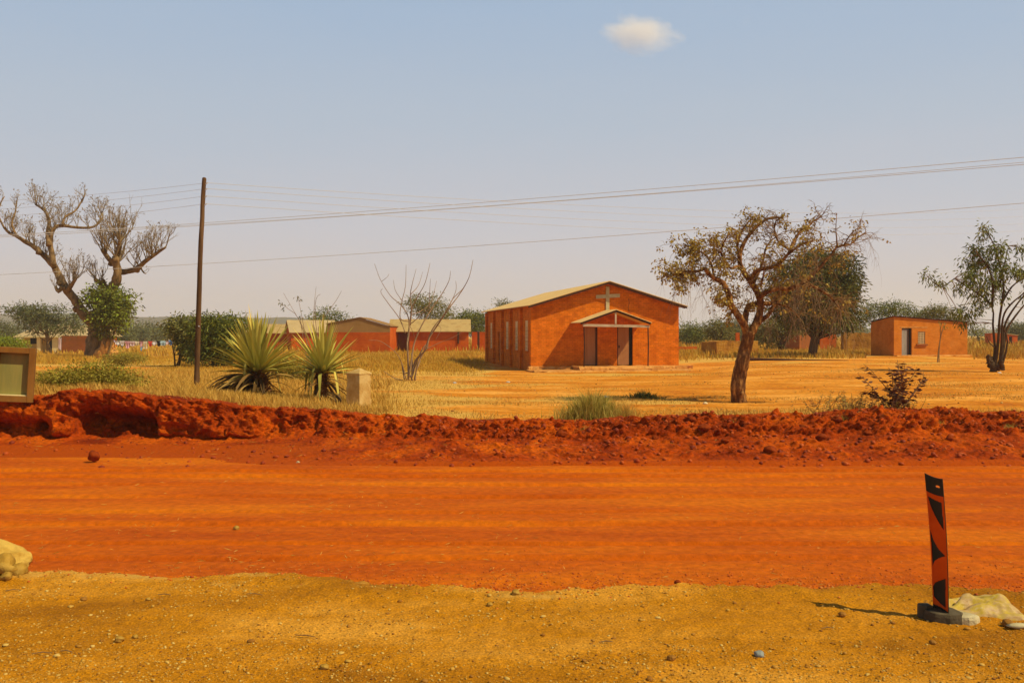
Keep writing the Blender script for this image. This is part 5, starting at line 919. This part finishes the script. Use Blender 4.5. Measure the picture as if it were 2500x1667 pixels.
def blob(name, c, r, m, parent=None, seed=0, amp=.25, sub=3, flat=None):
    import bmesh
    bm = bmesh.new(); bmesh.ops.create_icosphere(bm, subdivisions=sub, radius=1); V = np.array([v_.co[:] for v_ in bm.verts]); Fs = [tuple(v_.index for v_ in f.verts) for f in bm.faces]; bm.free()
    k = 1 + amp * (fbm(V[:, 0] * 1.3 + seed * 3.7 + V[:, 2], V[:, 1] * 1.3 + V[:, 2] * 1.7, seed, 4) - .5) * 2; V = V * k[:, None]
    if flat is not None: V[:, 2] = np.maximum(V[:, 2], flat)
    o = mesh(name, V * np.array(r), np.array(Fs), m, parent, smooth=(sub > 2)); o.location = c; return o
M['foot'] = mat('pale_concrete', [(.34, .26, .13), (.52, .44, .26)], 8, 6, bump=.6, bscale=40); M['foot_d'] = mat('dark_rubber', [(.06, .045, .025), (.13, .1, .06)], 8, 5, bump=.4, bscale=40)
def chunk(name, pts, h, m, sd):                       # irregular block from a footprint
    n = len(pts); V = []; 
    for k, (zz_, sc_v) in enumerate(((-.03, 1.03), (h * .6, 1.0), (h * .92, .96), (h, .86))):
        for i, (a, b_) in enumerate(pts): j = 1 + .05 * (h2(np.array([i]), np.array([k]), sd)[0] - .5); V.append((a * sc_v * j, b_ * sc_v * j, zz_ * (1 + .15 * (h2(np.array([i]), np.array([k]), sd + 1)[0] - .5))))
    Fs = [(k * n + i, k * n + (i + 1) % n, (k + 1) * n + (i + 1) % n, (k + 1) * n + i) for k in range(3) for i in range(n)] + [tuple(3 * n + i for i in range(n))]
    return mesh(name, [tuple(map(float, q)) for q in V], Fs, m, mk)
o = chunk('foot', [(-.18, -.03), (-.14, -.11), (-.04, -.15), (.05, -.145), (.09, -.08), (.07, .05), (.0, .11), (-.10, .12), (-.17, .07)], .075, M['foot_d'], 3)
o = chunk('broken_foot', [(.0, -.09), (.07, -.11), (.13, -.09), (.18, -.04), (.15, .02), (.10, .08), (.04, .12), (-.02, .05)], .055, M['foot'], 9); o.location = (.03, -.05, 0)
o = chunk('foot_lump', [(-.05, -.03), (.0, -.06), (.06, -.03), (.05, .04), (-.03, .05)], .095, M['foot_d'], 12); o.location = (-.155, .05, 0)
# crumpled plastic sack beside the marker
M['sack'] = mat('translucent_plastic_sack', [(.40, .20, .05), (.64, .44, .2), (.62, .44, .05), (.76, .62, .38)], 6, 5, rough=.35, transl=.3, stretch=(1, 2.5, 1), bump=.3, bscale=20)
X, Y = np.meshgrid(np.linspace(0, 1, 60), np.linspace(0, 1, 34)); xs = xpx(2318, 7.35) + X * .60; ys = 7.30 + Y * .42 + .05 * np.sin(X * 5)
wd_s = np.sin(np.clip(Y, 0, 1) * math.pi) ** .6 * (np.sin(np.clip(X * 1.02, 0, 1) * math.pi) ** .35); hgt = .06 * wd_s * (.6 + .5 * X) + .07 * np.exp(-((X - .8) / .16) ** 2 - ((Y - .78) / .2) ** 2)
fold_ = np.abs(np.sin(X * 4 - Y * 9 + 2.5 * fbm(X * 3, Y * 3, 5, 3))) * .045 + .06 * (fbm(X * 5, Y * 7, 8, 4) - .5); ZZ = gravel_z(xs, ys) - .01 + np.maximum(hgt + fold_ * wd_s * 1.4, -.005); ys = 7.3 + (ys - 7.3) * (1 - .25 * np.abs(X - .5)) 
o = grid('plastic_sack', xs, ys + .03 * (fbm(X * 4, Y * 4, 31, 3) - .5), ZZ, M['sack']); tag(o, 'crumpled yellowish translucent plastic sack behind the road marker foot', 'plastic sack')
o = blob('white_scrap', (xpx(2492, 7.05), 7.05, float(gravel_z(np.array([3.8]), np.array([7.05]))[0]) + .02), (.09, .04, .022), M['cross'], None, 5, .5, 2); tag(o, 'white plastic scrap at the right edge near the crumpled sack', 'litter')
# sandbag on stones, lower left
M['bag'] = mat('pale_yellow_sandbag', [(.42, .25, .04), (.54, .34, .07), (.34, .18, .025)], 5, 7, bump=1, bscale=9, dist=.035, stretch=(.7, 1, 2))
cb = P(-45, 1350, 8.72); V = []; nu, nv_ = 40, 40
for j in range(nv_ + 1):
    for i in range(nu):
        u = i / nu * 2 * math.pi; v_ = -math.pi / 2 + math.pi * j / nv_; sp = lambda a, e_: math.copysign(abs(a) ** e_, a); cx_ = sp(math.sin(v_), .75) * .43; rr = abs(math.cos(v_)) ** .72
        yy_ = math.cos(u) * rr * .24; zz_ = sp(math.sin(u), .9) * rr * .135 * (1.1 - .35 * max(0, cx_) / .43) + .02 * math.sin(cx_ * 42 + u * 2.5 + 3 * vn(cx_ * 6, u, 8)) * max(0, (abs(cx_) - .2) / .2) + .03 * (vn(cx_ * 9, u * 3, 4) - .5); zz_ -= .30 * max(0, cx_ + .05) ** 1.6
        V.append((cx_, yy_, zz_))
Fs = [(j * nu + i, j * nu + (i + 1) % nu, (j + 1) * nu + (i + 1) % nu, (j + 1) * nu + i) for j in range(nv_) for i in range(nu)]; bagm = mesh('sandbag', V, Fs, M['bag'], smooth=True); bagm.location = (cb.x, cb.y, cb.z); tag(bagm, 'full pale yellow sandbag resting on stones at the lower left edge', 'sandbag')
M['rock'] = mat('yellow_stone', [(.2, .10, .012), (.36, .20, .03), (.46, .28, .06)], 7, 6, bump=.8, bscale=25); M['rock_d'] = mat('red_clod', [(.14, .02, .003), (.26, .04, .004)], 6, 6, bump=.8, bscale=25); M['rock_g'] = mat('grey_blue_stone', [(.14, .16, .15), (.3, .32, .3)], 7, 5, bump=.5); M['rock_b'] = mat('brown_stone', [(.2, .08, .012), (.34, .16, .03)], 7, 6, bump=.8, bscale=25)
for i, (px, py, D, r) in enumerate(((8, 1385, 8.5, .12), (44, 1385, 8.52, .085), (-60, 1390, 8.5, .14), (14, 1400, 8.36, .06), (-120, 1395, 8.5, .14))):
    p = P(px, py, D); o = blob('stone', (p.x, p.y, float(gravel_z(np.array([p.x]), np.array([p.y]))[0]) + r * .45), (r, r * .8, r * .8), M['rock'], None, 30 + i, .9, 2); tag(o, ('rough yellow stone under the middle of the sandbag', 'small squarish stone under the right tip of the sandbag', 'rough yellow stone at the very left edge under the sandbag', 'lowest small stone in front of the sandbag pile', 'stone at the hidden left end of the sandbag pile')[i], 'stone', 'stones beneath the sandbag')
def zat(x, D): return float(gravel_z(np.array([x]), np.array([D]))[0]) if D < 8.3 else float(road_z(np.array([x]), np.array([D]))[0])
def gd(py, z=0): return (CAMH - z) * F / (py - HZ)
for i, (px, py, r, m, lab) in enumerate(((289, 1570, .034, 'rock', 'pale round stone, largest in the lower left gravel'), (328, 1560, .022, 'rock', 'small stone just right of the largest pale one at lower left'), (1259, 1460, .034, 'rock', 'round stone standing alone in the centre of the gravel'), (1196, 1478, .024, 'rock', 'small stone left of the round one in the centre'), (1160, 1427, .022, 'rock', 'pale pebble on the gravel edge near the centre'), (1855, 1608, .034, 'rock_g', 'bluish grey stone in the lower right gravel'), (2465, 1530, .045, 'rock_b', 'dark brown stone below the white scrap at the right edge'),
                                      (2058, 1506, .03, 'rock_b', 'stone lying across the shadow of the road marker'), (2280, 1571, .026, 'rock_b', 'brown stone below the road marker foot'), (1655, 1432, .028, 'rock_d', 'dark red clod on the edge between road and gravel'), (2268, 1428, .035, 'rock_d', 'dark clod directly left of the marker panel at the road edge'), (791, 1632, .03, 'rock', 'pale stone in the lower gravel left of centre'), (1640, 1615, .03, 'rock_b', 'brown stone in the lower gravel left of the bluish grey one'), (202, 1466, .026, 'rock_b', 'dark chip of stone in the left gravel'), (360, 1471, .022, 'rock', 'pale chip in the left gravel'))):
    D = gd(py); x = xpx(px, D); o = blob('stone', (x, D, zat(x, D) + r * .45), (r, r * .9, r * .75), M[m], None, 60 + i, .3); tag(o, lab, 'stone')
D = gd(1292, -.085); x = xpx(576, D); tag(blob('stone', (x, D, zat(x, D) + .02), (.035, .035, .03), M['rock'], None, 2, .3), 'single pale round stone lying on the red road', 'stone')
D = gd(1134, -.1); x = xpx(727, D); tag(blob('stone', (x, D, zat(x, D) + .02), (.035, .035, .03), M['foot'], None, 3, .3), 'tiny white stone at the far edge of the red road', 'stone')
tag(blob('clod', (xpx(228, 16.9), 16.9, .03), (.10, .09, .10), M['rock_d'], None, 7, .4), 'pointed dark red clod at the foot of the left bank', 'clod')
# loose gravel as stuff, straw bits as stuff, clods as individuals and as stuff
import bmesh
def scatter_rocks(name, label, X_, Y_, Z_, Rr, m, cat, sub=1, kind='stuff', flat=.6):
    bm = bmesh.new(); bmesh.ops.create_icosphere(bm, subdivisions=sub, radius=1); B = np.array([v_.co[:] for v_ in bm.verts]); T = np.array([[v_.index for v_ in f.verts] for f in bm.faces]); bm.free()
    n = len(X_); k = len(B); S_ = 1 + .5 * (RNG.random((n, k, 1)) - .5); a = RNG.random(n) * 6.28; st = .7 + .6 * RNG.random((n, 1, 3)); V = B[None] * S_ * st * Rr[:, None, None]; V[:, :, 2] *= flat; c, s = np.cos(a)[:, None], np.sin(a)[:, None]; x, y = V[:, :, 0] * c - V[:, :, 1] * s, V[:, :, 0] * s + V[:, :, 1] * c
    V = np.stack([x + X_[:, None], y + Y_[:, None], V[:, :, 2] + Z_[:, None]], -1).reshape(-1, 3); Fa = (T[None] + (np.arange(n) * k)[:, None, None]).reshape(-1, 3); o = mesh(name, V, Fa, m, attrs={'rnd': ('FACE', np.repeat(RNG.random(n), len(T)))}, smooth=False); return tag(o, label, cat, None, kind)
M['peb'] = leafmat('pebble_mix', [(.2, .07, .003), (.38, .17, .01), (.46, .25, .03), (.56, .38, .1)], 0); M['clodm'] = leafmat('clod_mix', [(.17, .018, .001), (.32, .042, .001), (.42, .075, .002)], 0); M['gritm'] = leafmat('grit_mix', [(.33, .05, .001), (.45, .09, .001), (.55, .16, .01)], 0)
n = 46000; D = RNG.uniform(4.9, 9.3, n); x = RNG.uniform(-5.2, 5.2, n); dn = np.clip(.30 + .6 * sst(7.0, 6.2, D) + 1.3 * (fbm(x * 1.2, D * 2.2, 77, 3) - .5), 0.03, 1); k = (RNG.random(n) < dn) & (D < ex(x) - .02 + RNG.exponential(.07, n)); x, D = x[k], D[k]; r = .004 + .009 * RNG.random(len(x)) ** 3 + .006 * (RNG.random(len(x)) < .02)
scatter_rocks('gravel', 'loose yellow gravel scattered over the near shoulder', x, D, np.maximum(gravel_z(x, D), road_z(x, D)) + r * .15, r, M['peb'], 'gravel')
n = 6000; D = 8.4 + RNG.exponential(.35, n); x = RNG.uniform(-6, 6, n); r = .004 + .010 * RNG.random(n) ** 3; scatter_rocks('road_grit', 'small red crumbs along the near edge of the road', x, D, road_z(x, D) + r * .2, r, M['gritm'], 'grit')
from mathutils.bvhtree import BVHTree
bank = bpy.data.objects['earth_bank']; bv = BVHTree.FromPolygons([v_.co for v_ in bank.data.vertices], [p.vertices[:] for p in bank.data.polygons])
def on_bank(x, y):
    h = bv.ray_cast(Vector((x, y, 4)), Vector((0, 0, -1))); return h[0].z if h[0] else -.1
n = 5200; x = RNG.uniform(-11.5, 12, n); y = 16.3 + RNG.random(n) * 3.6; pr = np.where(x > -1.5, .95, .28) * (.3 + fbm(x * 1.2, y * 1.2, 66, 3)); k = RNG.random(n) < pr; x, y = x[k], y[k]; z = np.array([on_bank(a, b_) for a, b_ in zip(x, y)]); r = .008 + .05 * RNG.random(len(x)) ** 4
scatter_rocks('soil_clods', 'crumbled lumps of red soil strewn over the bank', x, y, z + r * .2, r, M['clodm'], 'soil', flat=.8)
for i, (px, y_) in enumerate(((1150, 18.9), (1310, 18.6), (1540, 18.9), (1562, 18.6), (1690, 19.2), (1820, 18.7), (1892, 18.3), (1880, 17.1), (2120, 18.2), (2045, 18.8), (2080, 18.9), (2325, 19.4), (2395, 19.0), (2450, 19.0), (2320, 17.6), (2230, 18.2), (2010, 17.9), (1960, 18.6), (2150, 18.9), (2255, 18.5), (2420, 18.3), (1600, 18.2), (1720, 18.3), (1770, 17.6), (1480, 18.0), (1370, 18.4), (2490, 18.6))):
    x_ = xpx(px, y_); r = (.10, .07, .085, .06, .11, .075, .05, .13, .09)[i % 9]; tag(blob('clod', (x_, y_, on_bank(x_, y_) + r * .25), (r, r * .8, r * .65), M['rock_d'], None, 80 + i, .55, 3), 'dark lump of red earth on the slope of the right bank', 'clod', 'lumps of earth on the right bank')
# straw bits
def straws(name, label, x, y, z, ln, wd, m):
    n = len(x); a = RNG.random(n) * 6.28; d = np.stack([np.cos(a), np.sin(a), RNG.random(n) * .35], 1); return tag(leaves_mesh(name, np.stack([x, y, z + .006], 1), d, ln * (.3 + RNG.random(n)), wd, m), label, 'straw', None, 'stuff')
n = 3400; y = 8.35 + (RNG.random(n) ** 1.6) * 8.5; x = RNG.uniform(-8, 8, n) * (y / 12); k = RNG.random(n) < np.clip(fbm(x * 1.2, y * 1.5, 88, 4) * 2.4 - .75, 0.03, 1) * np.where(x < 0, 1, .6); x, y = x[k], y[k]; straws('straw_litter', 'pale bits of straw and twig lying on the red road', x, y, road_z(x, y), .09, .0065, M['straw'])
n = 500; x = RNG.uniform(-11, 12, n); y = 16.8 + RNG.random(n) * 2.8; z = np.array([on_bank(a, b_) for a, b_ in zip(x, y)]); o = straws('root_litter', 'pale roots and stalks sticking out of the bank', x, y, z, .16, .006, M['straw'])
for i, (px, py, ln) in enumerate(((745, 1556, .16), (1480, 1577, .10), (100, 1598, .13), (620, 1462, .14), (400, 1460, .11), (2022, 1541, .09), (30, 1446, .12), (160, 1597, .09))):
    D = gd(py); x = xpx(px, D); a = R(RNG.uniform(-15, 15)); o = MB().tube([(-ln / 2, 0, .008), (0, .006, .013), (ln / 2, 0, .006)], [.0035, .005, .003], 6).build('twig', M['twig_d']); o.location = (x, D, zat(x, D) + .006); o.rotation_euler.z = a; tag(o, ('longest brown twig, lying in the lower gravel left of centre', 'thin brown twig in the lower gravel right of centre', 'brown twig lying in the lower left corner of the gravel', 'brown twig close to the road edge left of centre', 'small brown twig by the dark stone chip at the left', 'short twig below the shadow of the road marker', 'brown twig just below the sandbag stones', 'second brown twig in the lower left gravel, nearer the pale round stone')[i], 'twig', 'twigs on the gravel')
for i, (px, D, lab, c) in enumerate(((1110, 38, 'bluish white litter scrap on the yard left of the church', (.45, .5, .52)), (1240, 38.5, 'pale litter scrap on the yard in front of the church corner', (.5, .5, .48)), (2440, 43.5, 'small white litter by the stump of the slender tree', (.7, .7, .68)), (1722, 26, 'small cream pebble on the yard left of the crooked trunk', (.7, .6, .35)), (1480, 28.8, 'dusty blue scrap left of the dark green weed', (.25, .4, .42)))):
    x = xpx(px, D); z_ = gzf(x, D); tag(blob('litter', (x, D, z_ + .02), (.05 + .001 * D, .04, .035), mat('scrap', [c, c], 3, 2), None, 140 + i, .4, 2), lab, 'litter')

# ---------------------------------------------------------------- small cloud, far outside the haze
cm = bpy.data.materials.new('cloud'); cm.use_nodes = True; n_ = cm.node_tree; n_.nodes.remove(n_.nodes['Principled BSDF']); pv = n_.nodes.new('ShaderNodeVolumePrincipled'); n_.links.new(pv.outputs[0], n_.nodes['Material Output'].inputs['Volume'])
pv.inputs['Color'].default_value = (1, .97, .95, 1); pv.inputs['Anisotropy'].default_value = .3
tcn = n_.nodes.new('ShaderNodeTexCoord'); nz = n_.nodes.new('ShaderNodeTexNoise'); nz.inputs['Scale'].default_value = 1.6; nz.inputs['Detail'].default_value = 5; n_.links.new(tcn.outputs['Object'], nz.inputs[0])
ln_ = n_.nodes.new('ShaderNodeVectorMath'); ln_.operation = 'LENGTH'; n_.links.new(tcn.outputs['Object'], ln_.inputs[0])
su = n_.nodes.new('ShaderNodeMath'); su.operation = 'MULTIPLY_ADD'; su.inputs[1].default_value = 1.5; n_.links.new(nz.outputs['Fac'], su.inputs[0])
ng = n_.nodes.new('ShaderNodeMath'); ng.operation = 'MULTIPLY'; ng.inputs[1].default_value = -1; n_.links.new(ln_.outputs['Value'], ng.inputs[0]); n_.links.new(ng.outputs[0], su.inputs[2])
rg = n_.nodes.new('ShaderNodeMapRange'); rg.inputs[1].default_value = .0; rg.inputs[2].default_value = .5; rg.inputs[3].default_value = 0; rg.inputs[4].default_value = .028; n_.links.new(su.outputs[0], rg.inputs[0]); n_.links.new(rg.outputs[0], pv.inputs['Density'])
DK = 3000.; sk = DK / F
def cloud(px, py, hw, hh, label, rot, dens):
    m = cm if dens == 1 else cm.copy()
    if dens != 1:
        for q in m.node_tree.nodes:
            if q.type == 'MAP_RANGE': q.inputs[4].default_value = .02 * dens
    o = blob('cloud', P(px, py, DK), (1, 1, 1), m, None, 9, 0, 3); o.scale = (hw * sk, hw * sk * .5, hh * sk); o.rotation_euler = (0, R(rot), 0); tag(o, label, 'cloud')
cloud(1528, 78, 62, 40, 'left puff of the small white cloud', 10, 1) if False else None
cloud(1560, 82, 118, 60, 'small lone white cloud high in the sky', 12, 1)
cloud(1820, 56, 16, 18, 'tiny faint wisp of cloud right of the small white one', 0, .12)
# ---------------------------------------------------------------- haze
hb_ = MB(); hb_.box((-1900, -200, -60), (1900, 1900, 75)); hz = bpy.data.materials.new('haze'); hz.use_nodes = True; n_ = hz.node_tree; n_.nodes.remove(n_.nodes['Principled BSDF']); pv = n_.nodes.new('ShaderNodeVolumePrincipled'); n_.links.new(pv.outputs[0], n_.nodes['Material Output'].inputs['Volume'])
pv.inputs['Color'].default_value = (.93, .92, .9, 1); pv.inputs['Density'].default_value = .00035; pv.inputs['Anisotropy'].default_value = .2
ho = hb_.build('haze', hz); tag(ho, None, None, None, 'stuff')
o = ruin('brick_stub', 'small orange brick stub at the left end of the clothesline', 264, 281, 102, 822, 840, .4, 22, M['brick_r'], 'brick pier')

# patchy stubble and crumbs of soil on the open yard
x, y, p = field(150000, 21, 58, 880, 2620, lambda x, y, p: sst(.56, .66, fbm(x * .3 + 3, y * .42, 131, 5)) * .6)
x0_, y0_ = (x - 1.19), (y - 52.5); k = ~((x0_ * .98 + y0_ * .2 > -.3) & (x0_ * .98 + y0_ * .2 < 9) & (-x0_ * .2 + y0_ * .98 > -2.4)); x, y = x[k], y[k]
blades('stubble', 'patchy low dry stubble on the open sandy yard', x, y, .06 * (.4 + RNG.random(len(x))), .010 + y * .0003, M['straw'], .9)
n = 2600; D = 21 * (66 / 21) ** RNG.random(n); px = RNG.uniform(-50, 2600, n); x = (px - 1250) / F * D; k = RNG.random(n) < np.clip(fbm(x * .3, D * .3, 133, 3) * 2 - .6, .05, 1); x, D = x[k], D[k]
scatter_rocks('yard_crumbs', 'small crumbs of earth and dung scattered over the yard', x, D, gz(x, D) + .01, .012 + .03 * RNG.random(len(x)) ** 3, leafmat('crumb_mix', [(.2, .07, .01), (.34, .14, .02), (.5, .3, .08)], 0), 'debris')

n = 2600; x = RNG.uniform(-5.4, 5.4, n); D = ex(x) - RNG.exponential(.09, n) + .03; r = .004 + .012 * RNG.random(n) ** 3
scatter_rocks('edge_crumbs', 'red crumbs strewn over the ragged edge of the gravel', x, D, np.maximum(gravel_z(x, D), road_z(x, D)) + r * .2, r, M['gritm'], 'grit')

n = 260; x = RNG.uniform(-4.8, 4.8, n); D = RNG.uniform(5.7, 8.6, n); k = D < ex(x) - .05; x, D = x[k], D[k]; r = .008 + .014 * RNG.random(len(x)) ** 2
scatter_rocks('coarse_gravel', 'coarser stones lying among the yellow gravel', x, D, gravel_z(x, D) + r * .2, r, M['peb'], 'gravel', sub=2)
